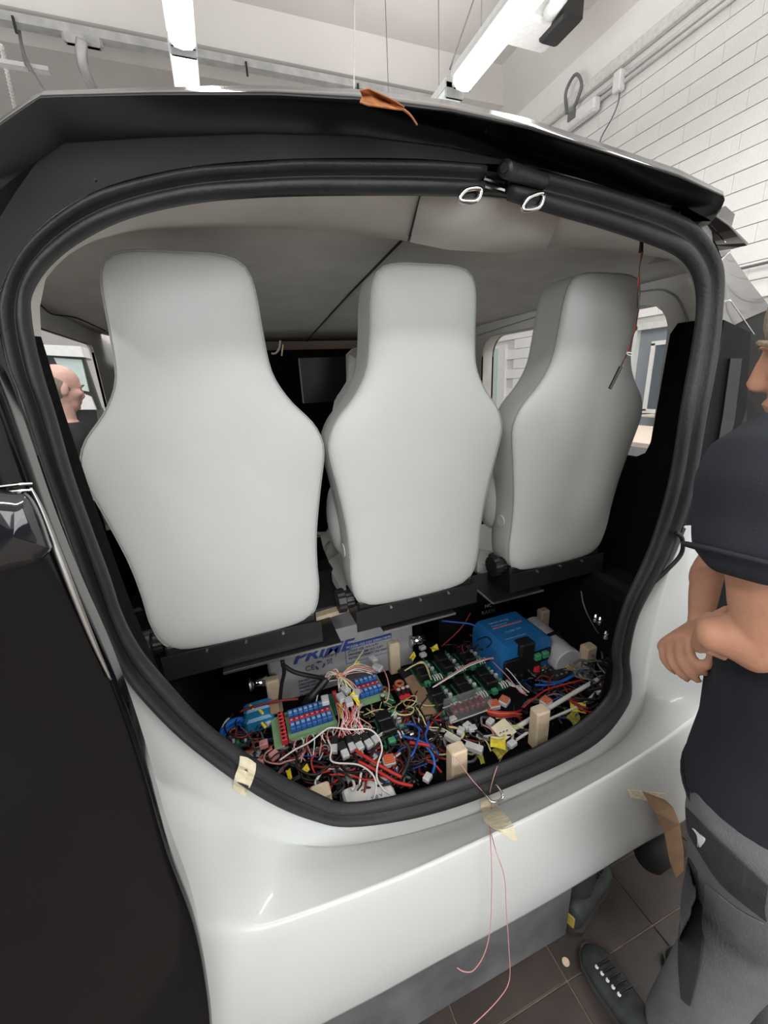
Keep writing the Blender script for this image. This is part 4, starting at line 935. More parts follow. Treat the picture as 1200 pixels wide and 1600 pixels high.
# hand-placed prominent wires
def W(name, pts, r, m, lb, cat='wire', group=None, n=6):
    return tag(wires_obj(name, [PZ(*p) for p in pts], r, m, n), lb, cat, group)
W('white_cable', [(940, 1058, .63), (905, 1078, .63), (860, 1105, .625), (800, 1140, .61), (765, 1152, .60), (745, 1150, .59)], .0075, 'w_white', 'thick white cable crossing the right of the bay', 'cable', n=10)
W('white_cable', [(942, 1064, .61), (925, 1088, .61), (900, 1105, .60), (850, 1128, .60), (800, 1160, .59), (780, 1165, .58)], .0045, 'w_white', 'thinner white cable below the thick white one', 'cable', n=8)
W('red_wire', [(818, 1105, .63), (850, 1080, .63), (880, 1070, .63), (920, 1060, .63)], .003, 'w_red', 'red wire arching above the thick white cable')
W('blue_wire', [(836, 1070, .61), (860, 1070, .61), (885, 1062, .62), (915, 1045, .62), (930, 1035, .62)], .004, 'w_bblue', 'blue wire in front of the white cylinder')
W('blue_wire', [(836, 1062, .61), (870, 1066, .62), (900, 1052, .62), (928, 1050, .62)], .0035, 'w_blue', 'darker blue wire beside the terminal block')
W('pink_cable', [(680, 1072, .655), (705, 1055, .665), (735, 1037, .67), (760, 1030, .67), (772, 1028, .665)], .0035, 'w_pink', 'pink and white cable lying across the driver modules', 'cable')
W('white_wire', [(676, 1074, .66), (700, 1060, .67), (730, 1042, .675), (756, 1032, .67), (771, 1030, .66), (795, 1048, .655), (815, 1072, .65), (827, 1082, .64)], .0022, 'w_white', 'white wire running over the driver modules to the right')
W('pink_wire', [(770, 1034, .66), (792, 1056, .655), (812, 1080, .65), (822, 1084, .64), (817, 1078, .64)], .0020, 'w_pink', 'pink wire beside the white one down the right of the modules')
for k in range(4):
    W('signal_wire', [(792 + k * 3, 1062 + k * 2, .645), (800 + k * 2, 1072, .65), (812 + k, 1072 + k * 3, .645), (818 + k * 2, 1084 + k, .63)], .0018, 'w_white', 'short white signal wire fanning out at the right edge of the modules', group='fan of short white signal wires')
W('long_white_wire', [(437, 1188, .66), (460, 1172, .67), (483, 1160, .68), (505, 1143, .69), (518, 1137, .70), (550, 1140, .69), (575, 1139, .69), (590, 1150, .68), (597, 1170, .67), (590, 1195, .66), (589, 1215, .65), (598, 1232, .63), (612, 1242, .62)], .0026, 'w_white', 'long white wire looping over the whole tangle to the sill')
W('long_white_wire', [(512, 1156, .67), (518, 1170, .67), (516, 1185, .665), (525, 1192, .66), (560, 1195, .655), (582, 1210, .65), (588, 1230, .64), (584, 1250, .625)], .0026, 'w_white', 'second white wire curling below the black plugs to the white case')
W('white_wire', [(494, 1096, .66), (500, 1076, .67), (513, 1065, .68), (530, 1062, .69)], .0024, 'w_white', 'white wire arching up from the eight-relay board to the bundle')
W('pale_wire', [(537, 1060, .70), (550, 1042, .73), (562, 1025, .76), (568, 1016, .78)], .0018, 'w_yel', 'stiff pale wire sticking up in front of the battery')
W('blue_loop_cable', [(345, 1152, .60), (350, 1138, .62), (362, 1128, .63), (378, 1125, .63), (388, 1132, .62)], .010, 'w_bblue', 'bright blue cable hank curving at the far left of the bay', 'cable', n=10)
W('blue_loop_cable', [(348, 1156, .59), (354, 1142, .60), (366, 1133, .61), (380, 1132, .61), (390, 1138, .60)], .006, 'w_bblue', 'thinner blue cable under the bright blue hank', 'cable', n=8)
W('white_wire', [(342, 1152, .60), (346, 1140, .62), (352, 1128, .64), (358, 1122, .65)], .0035, 'w_white', 'white wire beside the blue hank at the far left')
W('grey_wire', [(378, 1137, .62), (388, 1148, .62), (395, 1162, .62), (402, 1178, .60)], .003, 'w_grey', 'grey wire curving down from the blue hank')
W('black_cable', [(441, 1032, .86), (444, 1050, .80), (440, 1070, .74), (437, 1095, .66)], .0065, 'w_black', 'black cable hanging down the left of the grey battery', 'cable', n=8)
W('black_cable', [(441, 1038, .82), (460, 1050, .78), (490, 1057, .74), (510, 1060, .70)], .0075, 'w_black', 'black cable crossing in front of the battery lettering', 'cable', n=8)
W('black_cable', [(510, 1060, .70), (498, 1075, .68), (485, 1090, .66), (478, 1100, .63)], .014, 'w_black', 'fat black corrugated cable behind the eight-relay board', 'cable', n=10)
W('twisted_wire', [(375, 1112, .66), (400, 1103, .67), (430, 1096, .68), (466, 1092, .68)], .004, 'w_dred', 'dark red twisted pair along the top of the relay board')
W('red_cable', [(555, 1172, .655), (575, 1185, .655), (600, 1200, .65), (628, 1215, .64)], .0045, 'w_red', 'thick red cable slanting down through the tangle', 'cable', n=8)
W('red_cable', [(560, 1190, .645), (590, 1205, .64), (620, 1222, .63), (645, 1228, .62)], .0045, 'w_red', 'second thick red cable lower in the tangle', 'cable', n=8)
W('red_cable', [(640, 1160, .64), (660, 1163, .64), (672, 1166, .635)], .0055, 'w_red', 'short thick red cable left of the middle beech block', 'cable', n=8)
W('blue_wire', [(634, 1190, .64), (645, 1178, .66), (652, 1160, .66), (655, 1142, .66), (648, 1132, .65)], .003, 'w_blue', 'blue wire curving up left of the middle beech block')
W('blue_wire', [(667, 1168, .65), (676, 1180, .65), (679, 1195, .64), (676, 1208, .62)], .0035, 'w_bblue', 'blue wire bending down to the sill by the middle beech block')
W('black_cable', [(632, 1158, .67), (640, 1172, .66), (638, 1190, .65), (630, 1210, .64), (622, 1228, .61)], .006, 'w_black', 'black cable bundle down the middle of the tangle', 'cable', n=8)
W('black_cable', [(700, 1112, .62), (720, 1128, .63), (742, 1140, .63), (755, 1150, .62)], .005, 'w_black', 'black cable in front of the fuse box', 'cable', n=8)
W('pale_wire', [(700, 1152, .64), (715, 1160, .645), (728, 1168, .645)], .002, 'w_yel', 'pale yellow wire into the long clear plug')
W('pale_wire', [(640, 1043, .65), (655, 1036, .66), (664, 1038, .66), (670, 1052, .65), (674, 1062, .65)], .0028, 'w_yel', 'pale yellow wires around the top of the fibreboard')
W('pale_wire', [(632, 1048, .65), (646, 1040, .66), (660, 1034, .665), (668, 1044, .66), (672, 1058, .65)], .0024, 'w_yel', 'second pale yellow wire around the top of the fibreboard')
W('pink_wire', [(596, 1040, .69), (604, 1056, .69), (608, 1075, .68), (606, 1092, .66), (600, 1098, .65)], .0022, 'w_pink', 'pink wire between the two coil boards')
W('pale_wire', [(650, 1105, .65), (660, 1120, .65), (668, 1135, .64), (690, 1138, .64), (712, 1150, .64)], .0022, 'w_yel', 'pale wire leading past the fibreboard to the loose plugs')
W('red_wire', [(735, 958, .80), (725, 975, .77), (712, 990, .74), (690, 1010, .68)], .0028, 'w_dred', 'twisted red wire slanting down left of the blue charger')
W('blue_wire', [(690, 970, .80), (710, 972, .79), (735, 975, .78), (748, 982, .76)], .0035, 'w_blue', 'blue wire behind the blue charger corner')
W('black_wire', [(745, 1000, .70), (760, 995, .73), (768, 1003, .73), (760, 1012, .70)], .0022, 'w_black', 'thin black loop on the corner of the blue charger')
for k, (m, lb) in enumerate((('w_red', 'red wire leaving the left lever connector'), ('w_org', 'orange wire leaving the left lever connector'), ('w_red', 'red wire crossing to the right of the lever connectors'), ('w_dred', 'dark red wire below the lever connectors'))):
    W('power_wire', [(758 + k * 2, 1108 + 3 * k, .63), (775 + k * 4, 1112 + 3 * k, .64), (800 + k * 2, 1113 + 2 * k, .63), (815, 1110 + 6 * k, .60)], .0035, m, lb)
W('thin_black_lead', [(908, 924, .95), (912, 945, .93), (922, 968, .88), (935, 990, .80)], .0022, 'w_grey', 'thin dark lead arching over the black wheel box')
# tied fan of white, pink and yellow wires
random.seed(21)
knot = PZ(531, 1056, .72)
cn_ = {'w_white': 'white', 'w_pink': 'pink', 'w_yel': 'pale yellow', 'w_red': 'red'}
fan_l = 'white or pink strand of the bundle tied with an orange strap'
for k in range(34):
    col = ('w_white', 'w_pink', 'w_white', 'w_yel', 'w_pink')[k % 5]
    if k < 14: e = PZ(505 + random.uniform(0, 8), 1058 + random.uniform(-3, 6), .70); mid = (knot + e) / 2 + Vector((random.uniform(-.01, .01), 0, random.uniform(.008, .03))); pts = [knot, mid, e]
    elif k < 22: e = PZ(585 + random.uniform(-4, 8), 1050 + random.uniform(-8, 6), .68); mid = (knot + e) / 2 + Vector((0, random.uniform(-.01, .01), random.uniform(.008, .03))); pts = [knot, mid, e]
    else: e = PZ(528 + random.uniform(0, 38), 1082 + random.uniform(-4, 6), .68); mid = (knot + e) / 2 + Vector((random.uniform(-.008, .008), 0, .01)); pts = [knot, mid, e]
    fl_ = cn_[col] + (' strand of the tied bundle fanning out to its left', ' strand of the tied bundle reaching right to the plugs behind', ' strand of the tied bundle dropping to the connectors below')[0 if k < 14 else 1 if k < 22 else 2]; tag(obj('bundle_strand', MB().tube(crom(pts, 4), .0017, 5), col, smooth=True), fl_, 'wire', fl_)
b = MB(); b.tube([knot + Vector((.010 * math.cos(a), 0.003 * math.sin(a), .008 * math.sin(a))) for a in [2 * PI * k / 14 for k in range(14)]], .0035, 6, closed=True); tag(obj('cable_tie', b, 'w_org'), 'orange strap tying the fan of thin wires', 'cable tie')
for k in range(26):
    x = random.uniform(525, 572); col = ('w_pink', 'w_white', 'w_pink', 'w_red')[k % 4]
    pts = [PZ(x + random.uniform(-6, 6), 1098, .68), PZ(x * .6 + 548 * .4 + random.uniform(-8, 8), 1118, .685), PZ(x + random.uniform(-10, 10), 1136, .67), PZ(x + random.uniform(-14, 16), 1152, .65)]
    tag(obj('harness_strand', MB().tube(crom(pts, 4), .0016, 5), col, smooth=True), cn_[col] + ' strand running from the tied connectors down to the black plugs', 'wire', cn_[col] + ' strands below the tied connectors')
for k in range(8):
    x = .035 + k * .0168; q = Vector((x + .01, 1.036, .645))
    tag(obj('relay_lead', MB().tube(crom([q, q + Vector((.003, -.012, .008)), q + Vector((.001 + random.uniform(-.01, .01), -.03, .002)), q + Vector((random.uniform(-.02, .02), -.06, -.03))], 4), .0019, 5), ('w_pink', 'w_white')[k % 2], smooth=True), ('pink', 'white')[k % 2] + ' lead from the front edge of the eight-relay board', 'wire', ('pink', 'white')[k % 2] + ' leads along the front of the eight-relay board')
# tangle: individually made loose wires, coloured by patch of the bay
random.seed(5)
def inb(p):
    if p.y < .80 or p.y > 1.27 or p.x > 1.2: return False
    # front left sill runs diagonally
    if p.x < .10 and p.y < .80 + (.10 - p.x) * 1.05: return False
    return p.x > -.16
LAND = [(PZ(x, y, .61).xy, n_) for x, y, n_ in ((500, 1240, 'the corner beech block'), (715, 1175, 'the middle beech block'), (845, 1110, 'the right beech block'), (573, 1240, 'the white case'), (480, 1110, 'the eight-relay board'), (402, 1118, 'the shiny blue cell pack'), (362, 1135, 'the blue cable hank'), (388, 1195, 'the taped seal'), (608, 1190, 'the front lever connector'), (555, 1168, 'the black plug row'), (668, 1213, 'the white crumpled plug'), (728, 1098, 'the clear fuse box'), (736, 1167, 'the long clear plug'), (787, 1140, 'the paper label'), (624, 1070, 'the copper toroid'), (868, 1056, 'the terminal block'), (838, 1044, 'the red knob'), (900, 1110, 'the right yellow tags'), (660, 1085, 'the fibreboard'), (478, 1205, 'the yellow ferrules'), (632, 1145, 'the barrel plugs'), (420, 1165, 'the pink plugs'), (679, 1013, 'the rear yellow tags'), (775, 1100, 'the paired lever connectors'), (938, 1081, 'the far right milky plug'), (548, 1212, 'the torn milky plug'))]
zones = [
 (480, 1190, 40, 22, 22, ('w_black', 'w_black', 'w_grey'), (.575, .60), (.003, .0055), ''),
 (590, 1215, 60, 18, 26, ('w_black', 'w_black', 'w_grey'), (.575, .60), (.003, .0055), ''),
 (680, 1150, 40, 28, 26, ('w_black', 'w_black', 'w_grey', 'w_dred'), (.575, .61), (.003, .0055), ''),
 (820, 1135, 60, 22, 26, ('w_black', 'w_black', 'w_grey'), (.572, .59), (.003, .0055), ''),
 (895, 1090, 50, 20, 22, ('w_black', 'w_grey', 'w_black'), (.575, .60), (.003, .005), ''),
 (670, 1000, 60, 14, 18, ('w_black', 'w_grey', 'w_black'), (.58, .62), (.003, .005), ''),
 # px, py spread, count, colours, z range
 (470, 1165, 45, 22, 46, ('w_black', 'w_blue', 'w_red', 'w_white', 'w_dred', 'w_pink', 'w_black', 'w_black'), (.585, .635), (.0016, .003), 'wire in the left tangle below the eight-relay board'),
 (400, 1160, 30, 28, 36, ('w_black', 'w_black', 'w_grey', 'w_blue', 'w_dred', 'w_org'), (.58, .63), (.002, .004), 'wire at the far left by the blue hank'),
 (570, 1200, 60, 25, 60, ('w_black', 'w_black', 'w_black', 'w_dred', 'w_white', 'w_red', 'w_black', 'w_dred', 'w_grey'), (.585, .64), (.0022, .0045), 'wire in the front tangle near the white case'),
 (640, 1175, 45, 35, 56, ('w_black', 'w_black', 'w_black', 'w_blue', 'w_dred', 'w_white', 'w_black', 'w_red', 'w_black'), (.585, .635), (.0022, .0045), 'wire in the middle tangle left of the middle block'),
 (740, 1155, 55, 28, 44, ('w_black', 'w_black', 'w_black', 'w_white', 'w_grey', 'w_pink', 'w_yel'), (.58, .62), (.002, .0045), 'wire in the tangle in front of the fuse box'),
 (600, 1115, 40, 25, 34, ('w_black', 'w_dred', 'w_pink', 'w_white', 'w_yel', 'w_black'), (.60, .645), (.0015, .003), 'wire around the single driver module'),
 (880, 1075, 55, 22, 38, ('w_black', 'w_black', 'w_blue', 'w_red', 'w_black', 'w_grey', 'w_dred'), (.58, .62), (.002, .004), 'wire in the right tangle before the cylinder'),
 (700, 1000, 45, 12, 20, ('w_black', 'w_black', 'w_dred', 'w_black', 'w_red'), (.60, .66), (.002, .0035), 'wire behind the driver modules'),
 (945, 1040, 18, 35, 22, ('w_black', 'w_black', 'w_grey'), (.60, .68), (.003, .005), 'black wire at the right end of the bay'),
]
cn = {'w_black': 'black', 'w_red': 'red', 'w_dred': 'dark red', 'w_white': 'white', 'w_blue': 'blue', 'w_pink': 'pink', 'w_yel': 'pale yellow', 'w_grey': 'grey', 'w_org': 'orange'}
for (cx, cy, sx_, sy_, cnt, cols_, zr, rr_, lb) in zones:
    for k in range(cnt):
        for tr in range(20):
            p = PZ(cx + random.uniform(-sx_, sx_), cy + random.uniform(-sy_, sy_), random.uniform(*zr))
            if inb(p): break
        a = random.uniform(0, 2 * PI); pts = [p]; cur = random.uniform(-1.2, 1.2)
        for s_ in range(random.randint(3, 6)):
            a += cur + random.uniform(-.5, .5); st = random.uniform(.018, .040)
            q = pts[-1] + Vector((math.cos(a) * st, math.sin(a) * st, random.uniform(-.014, .014))); q.z = min(zr[1] + .015, max(DZ + .008, q.z))
            if not inb(q): break
            pts.append(q)
        if len(pts) < 3: continue
        m = random.choice(cols_); rad = random.uniform(*rr_); P_ = crom(pts, 4)
        mid = P_[len(P_) // 2]; chord = (P_[-1] - P_[0]).length; arc = sum((q_ - p_).length for p_, q_ in zip(P_, P_[1:]))
        lm = min(LAND, key=lambda q_: (q_[0] - mid.xy).length); dv_ = mid.xy - lm[0]
        side_ = ('right of' if dv_.x > 0 else 'left of') if abs(dv_.x) > abs(dv_.y) else ('behind' if dv_.y > 0 else 'in front of')
        th_ = 'thin' if rad < .0024 else ('thick' if rad > .0036 else 'medium')
        sh_ = 'curled up' if chord < .45 * arc else ('bent' if chord < .8 * arc else 'nearly straight')
        lay_ = 'on top' if mid.z > .62 else ('low down' if mid.z < .592 else 'half buried')
        txt = '%s %s wire, %s, %s, %s %s' % (th_, cn[m], sh_, lay_, side_, lm[1])
        tag(obj(cn[m].replace(' ', '_') + '_wire', MB().tube(P_, rad, 5), m, smooth=True), txt, 'wire', txt)
# pcb and parts scattered under the tangle
random.seed(9)
for k, (px, py, m, lb) in enumerate(((372, 1158, 'pcb', 'dark green circuit board under the blue hank'), (392, 1190 - 4, 'nylon', 'pale square board low at the left by the taped seal'), (632, 1140, 'black_p', 'black module right of the lever connector tangle'), (600, 1165, 'black_p', 'black socket strip behind the lever connector'))):
    p = PZ(px, py, .595); t = thing('small_module', lb, 'module', tuple(p)); obj('circuit_board', MB().box(p, (.07, .06, .012), rz=.2 * k, ch=.002), m, t)
    for j in range(5): obj('component', MB().box(p + Vector((-.024 + j * .012, random.uniform(-.02, .02), .011)), (.008, .010, .010), rz=.2 * k, ch=.001), ('black_p', 'nylon', 'green_p')[j % 3], t)
for k, (px, py, lb) in enumerate(((412, 1163, 'pink plug cluster at the left, upper'), (428, 1180, 'pink plug at the left beside the black cables'), (404, 1195, 'dark pink plug against the taped seal'))):
    connector(px, py, .635, (.026, .022, .018), .5 * k, 'w_pink', lb, 'pink plugs at the left')
for k, (px, py) in enumerate(((628, 1144), (636, 1150), (690, 1125))):
    p = PZ(px, py, .645); tag(obj('round_socket', MB().tube([p, p + Vector((.012, -.006, .008)), p + Vector((.02, -.01, .012))], [.010, .010, .006], 14), ('black_p', 'chrome', 'black_p')[k]), ['black barrel plug in the middle tangle', 'shiny barrel plug beside the black one in the middle tangle', 'black barrel plug left of the fuse box'][k], 'plug')

# ================================================================ LOOSE THINGS ON THE VAN
# hanging red/black lead
t = thing('hanging_lead', 'red and black twin lead hanging in front of the right rear seat', 'cable', tuple(PY(1005, 362, .76)))
c1 = crom([PY(x, y, .76) for x, y in ((1006, 362), (1003, 395), (999, 430), (997, 465), (997, 490), (992, 515), (985, 540), (972, 570), (968, 577))], 6)
obj('red_wire', MB().tube([p + Vector((.0015 * math.sin(k * .8), .001, 0)) for k, p in enumerate(c1)], .0013, 6), 'w_red', t, smooth=True)
obj('black_wire', MB().tube([p + Vector((.0015 * math.sin(k * .8 + PI) - .001, -.001, 0)) for k, p in enumerate(c1)], .0013, 6), 'w_black', t, smooth=True)
b = MB(); b.tube([PY(1002, 377, .76), PY(1000, 395, .76)], .003, 8); obj('sleeve', b, 'w_black', t)
b = MB(); b.tube([PY(998, 462, .76), PY(997, 482, .76)], .003, 8); obj('sleeve', b, 'w_black', t)
b = MB(); b.tube([PY(970, 573, .76), PY(953, 607, .76)], .0042, 12); obj('plug', b, 'black_p', t, smooth=False)
b = MB(); rc = PY(985, 553, .755); b.tube([rc + Vector((.009 * math.cos(a), .002, .003 * math.sin(a) - .002 * math.cos(a))) for a in [2 * PI * k / 20 for k in range(20)]], .0014, 6, closed=True); obj('white_tie', b, 'plastic_w', t)
# things stuck to the body: found on the real surface along the line of sight
from mathutils.bvhtree import BVHTree
def bvh(objs):
    v, f = [], []
    for o in objs:
        n0 = len(v); v += [p.co.copy() for p in o.data.vertices]; f += [[n0 + i for i in q.vertices] for q in o.data.polygons]
    return BVHTree.FromPolygons(v, f)
BODY = bvh([bump, seal])
def ON(px, py, lift=.003, dflt=.6):
    d = _ray(px, py).normalized(); h, nn, i_, ds = BODY.ray_cast(Vector((0, 0, CAMZ)), d)
    return Vector((0, 0, CAMZ)) + d * (ds - lift) if h else PY(px, py, dflt)
# masking tape, left of the seal
def tape(name, pts2, Yf, m, lb, th=.0008):
    c_ = [crom([Vector((x, y, 0)) for x, y in r], 3) for r in pts2]; c2_ = [[crom([c_[i][j] for i in range(len(c_))], 3)[k] for j in range(len(c_[0]))] for k in range((len(c_) - 1) * 3 + 1)]
    rows = [[ON(p.x, p.y, .0045) for p in r] for r in c2_]
    b = MB(); b.grid(rows); return tag(obj(name, b, m, smooth=False, thick=th), lb, 'tape')
tape('masking_tape', [((375, 1181), (387, 1184), (400, 1193)), ((373, 1196), (386, 1200), (399, 1206)), ((367, 1213), (382, 1216), (394, 1222)), ((364, 1230), (374, 1236), (386, 1240)), ((366, 1234), (374, 1240), (382, 1245))], lambda i, j: (.688, .680, .682, .695, .700)[i], 'masking', 'cream masking tape stuck over the lower left of the black seal')
tape('masking_tape', [((750, 1250), (763, 1249), (774, 1252)), ((752, 1268), (768, 1268), (785, 1268)), ((760, 1288), (780, 1290), (798, 1282)), ((784, 1302), (796, 1306), (808, 1308)), ((800, 1313), (804, 1314), (809, 1314))], lambda i, j: (.682, .645, .560, .536, .534)[i], 'masking', 'cream masking tape on the white bumper below the sill striker')
t = thing('brown_paper', 'brown paper flap taped on the right corner of the bumper', 'paper', tuple(PY(1030, 1270, .53)))
b = MB(); b.grid([[PY(1004, 1236, .53), PY(1040, 1250, .53)], [PY(1022, 1268, .525), PY(1052, 1262, .53)], [PY(1038, 1302, .52), PY(1062, 1288, .52)], [PY(1046, 1345, .50), PY(1068, 1330, .50)], [PY(1056, 1372, .49), PY(1068, 1360, .49)]]); obj('sheet', b, 'brown_tape', t, thick=.0015)
b = MB(); b.grid([[ON(980, 1234), ON(1000, 1236), ON(1040, 1240)], [ON(985, 1246), ON(1006, 1250), ON(1030, 1258)]]); obj('tape_strip', b, 'masking', t, thick=.0008)
# long pink thread
def thread(px, lb, r=.0011):
    b = MB(); b.tube(crom([(ON(p[0], p[1], .004) if p[1] > 1180 and p[2] > .52 else PY(*p)) for p in px], 8), r, 6); return tag(obj('pink_thread', b, 'w_pink', smooth=True), lb, 'thread')
thread([(709, 1178, .765), (735, 1215, .70), (757, 1240, .66), (767, 1255, .64), (766, 1300, .53), (768, 1350, .52), (768, 1400, .515), (766, 1450, .51), (757, 1490, .50), (740, 1516, .50), (725, 1518, .51), (714, 1512, .52)], 'pink thread from the middle block ending in a hook below the bumper')
thread([(788, 1176, .775), (776, 1200, .71), (766, 1235, .67), (764, 1262, .63), (765, 1290, .54), (775, 1330, .52), (788, 1370, .51), (791, 1420, .51), (795, 1480, .50), (796, 1530, .49), (780, 1560, .47), (740, 1600, .45), (700, 1625, .43)], 'longer pink thread running from the sill down to the floor')
# dry leaf on the roof edge
t = thing('dry_leaf', 'curled brown dry leaf lying on the black roof edge', 'leaf', tuple(PY(590, 155, .63)))
b = MB(); rows = [[PY(x, y, .622 - dy) for x, y, dy in r] for r in (((562, 141, .02), (566, 150, .01), (562, 160, .03)), ((575, 138, .02), (580, 149, .012), (575, 165, .03)), ((595, 147, .02), (598, 156, .006), (592, 167, .028)), ((618, 158, .02), (617, 165, .01), (612, 170, .025)), ((632, 167, .02), (631, 170, .015), (627, 172, .02)))]
b.grid(rows); obj('blade', b, 'leaf', t, thick=.0012)
b = MB(); b.tube(crom([PY(610, 162, .612), PY(628, 170, .605), (PY(641, 180, .60)), PY(652, 196, .60)]), [.0022, .0019, .0018, .0018, .0017, .0017, .0017, .0016, .0016, .0015, .0015, .0014, .0014, .0013, .0013, .0012, .0012, .0012, .001], 6); obj('stem', b, 'leaf', t, smooth=True)
# grey board under the bumper, coin-like disc
t = thing('grey_board', 'scuffed grey board standing on the floor under the bumper', 'board', (.2, .62, 0))
obj('face', MB().box((.02, .612, .165), (1.46, .035, .33), ch=.003), 'ply_grey', t)
tag(obj('pale_disc', MB().disc(PZ(884, 1503, .003), .0105, .003, 20), 'wood'), 'small pale round disc lying on the brown tiles', 'disc')
# boot under the bumper
# ================================================================ PEOPLE
def shoe(t_name, label, heel, toe, z0=0.0, accent='olive', wd=.048, up=.11):
    heel = Vector((heel[0], heel[1], 0)); toe = Vector((toe[0], toe[1], 0)); d = (toe - heel); L_ = d.length; d.normalize(); s_ = Vector((-d.y, d.x, 0))
    t = thing(t_name, label, 'shoe', tuple(heel.lerp(toe, .5)))
    def ring(u, w_, zb, zt):
        c = heel + d * (u * L_); out = []
        for k in range(16):
            a = 2 * PI * k / 16; x = math.cos(a) * w_; z = (zb + zt) / 2 + math.sin(a) * (zt - zb) / 2
            out.append(c + s_ * x + Vector((0, 0, z + z0)))
        return out
    b = MB(); b.loft([ring(0, .022, .02, up * .8), ring(.04, .034, .012, up), ring(.2, .038, .012, up), ring(.34, .040, .012, up * .88), ring(.5, .043, .012, .075), ring(.7, .049, .012, .062), ring(.87, .045, .012, .052), ring(.96, .030, .012, .040), ring(1, .010, .014, .028)])
    obj('upper', b, 'shoe', t, smooth=True)
    b = MB(); 
    def so_(u, w_): return [heel + d * (u * L_) + s_ * (w_ * x) + Vector((0, 0, z + z0)) for x, z in ((-1, 0), (1, 0), (1.04, .022), (-1.04, .022))]
    b.loft([so_(-.01, .020), so_(.05, .036), so_(.3, .038), so_(.5, .042), so_(.7, .050), so_(.88, .046), so_(.97, .030), so_(1.02, .010)]); obj('sole', b, 'sole', t)
    for k in range(5):
        c = heel + d * ((.52 + .065 * k) * L_) + s_ * (.0 if k else 0) + Vector((0, 0, .088 - .0075 * k + z0))
        obj('eyelet', MB().ball(c + s_ * .022, (.0055, .0055, .003), 8, 5), 'plastic_w', t)
        obj('lace', MB().tube([c + s_ * .022, c + Vector((0, 0, .004)), c - s_ * .022], .0028, 6), 'black_p', t)
    obj('heel_tab', MB().box(heel + d * .004 + Vector((0, 0, .05 + z0)), (.014, .03, .05), rz=math.atan2(d.y, d.x), ch=.004), accent, t)
    return t
def limb(pts, rs, n=16, ry=None):
    """tapered limb with rounded ends through joint positions"""
    P_ = crom(pts, 5); R_ = []
    m = len(pts) - 1
    for i in range(len(P_)):
        u = i / (len(P_) - 1) * m; k = min(int(u), m - 1); f = u - k; f = f * f * (3 - 2 * f); R_.append(rs[k] * (1 - f) + rs[k + 1] * f)
    d0 = (P_[0] - P_[1]).normalized(); d1 = (P_[-1] - P_[-2]).normalized()
    P2 = [P_[0] + d0 * R_[0] * .85, P_[0] + d0 * R_[0] * .5] + P_ + [P_[-1] + d1 * R_[-1] * .5, P_[-1] + d1 * R_[-1] * .85]
    R2 = [R_[0] * .45, R_[0] * .85] + R_ + [R_[-1] * .85, R_[-1] * .45]
    return MB().tube(P2, R2, n, ry=None if ry is None else [r * ry for r in R2])
def hand(wrist, dirv, palm_n, s_=1.0, curl=1.0, side=1):
    """palm, four curling fingers of different length, thumb from the side of the palm"""
    d = Vector(dirv).normalized(); nrm = Vector(palm_n); nrm = (nrm - d * nrm.dot(d)).normalized(); sd = d.cross(nrm) * side
    w_ = Vector(wrist); parts = []
    b = MB(); rings = []
    for u, hw, th in ((-.01, .024, .018), (.02, .030, .017), (.05, .040, .016), (.085, .042, .015), (.095, .040, .011)):
        c = w_ + d * u * s_; rings.append([c + sd * hw * s_ * math.cos(a) + nrm * th * s_ * math.sin(a) for a in [2 * PI * k / 16 for k in range(16)]])
    b.loft(rings); parts.append(b)
    for k, (off_, ln, r_) in enumerate(((-.030, .070, .0085), (-.010, .080, .0088), (.010, .075, .0085), (.029, .058, .0078))):
        p0 = w_ + (d * .082 + sd * off_) * s_; ang = 0; pts = [p0 - d * .02 * s_, p0]; dr = d.copy()
        for j, fr in enumerate((.45, .32, .23)):
            ang += curl * (.75, .95, .6)[j]; dr = d * math.cos(ang) + nrm * math.sin(ang); pts.append(pts[-1] + dr * ln * fr * s_)
        parts.append(limb(pts, [r_ * s_ * q for q in (1.05, 1.05, 1.0, .92, .78)], 10))
    p0 = w_ + (d * .030 - sd * .028 + nrm * .004) * s_
    t1 = p0 + (d * .030 - sd * .022 + nrm * .014) * s_; t2 = t1 + (d * .028 - sd * .002 + nrm * .016) * s_; t3 = t2 + (d * .020 + sd * .008 + nrm * .010) * s_
    parts.append(limb([p0 - d * .01, p0, t1, t2, t3], [.015 * s_, .015 * s_, .0115 * s_, .0105 * s_, .008 * s_], 10))
    return parts
def head(c, R, s_=1.0, bald=False):
    """skull, jaw, nose, lips, brow, ears; +X of R is the face direction"""
    parts = []; c = Vector(c)
    def P(x, y, z): return c + R @ (Vector((x, y, z)) * s_)
    def ball(x, y, z, rx, ry, rz_): 
        b = MB(); b.ball(P(x, y, z), (rx * s_, ry * s_, rz_ * s_), 20, 14, R); return b
    parts += [ball(-.012, 0, .035, .098, .077, .088), ball(.012, 0, -.02, .080, .066, .080), ball(.036, 0, -.072, .050, .048, .042), ball(.060, 0, .022, .030, .052, .022)]
    parts += [limb([P(.080, 0, .020), P(.093, 0, -.006), P(.100, 0, -.024)], [.010 * s_, .011 * s_, .013 * s_], 10), ball(.094, .011, -.031, .013, .009, .008), ball(.094, -.011, -.031, .013, .009, .008)]
    parts += [ball(.083, 0, -.055, .014, .024, .006), ball(.081, 0, -.065, .013, .021, .006), ball(.070, 0, -.092, .020, .022, .016)]
    for s1 in (-1, 1):
        parts += [ball(.066, s1 * .045, -.015, .022, .020, .018), ball(-.008, s1 * .078, -.012, .020, .010, .034), ball(.080, s1 * .030, .026, .014, .020, .006)]
    return parts, P
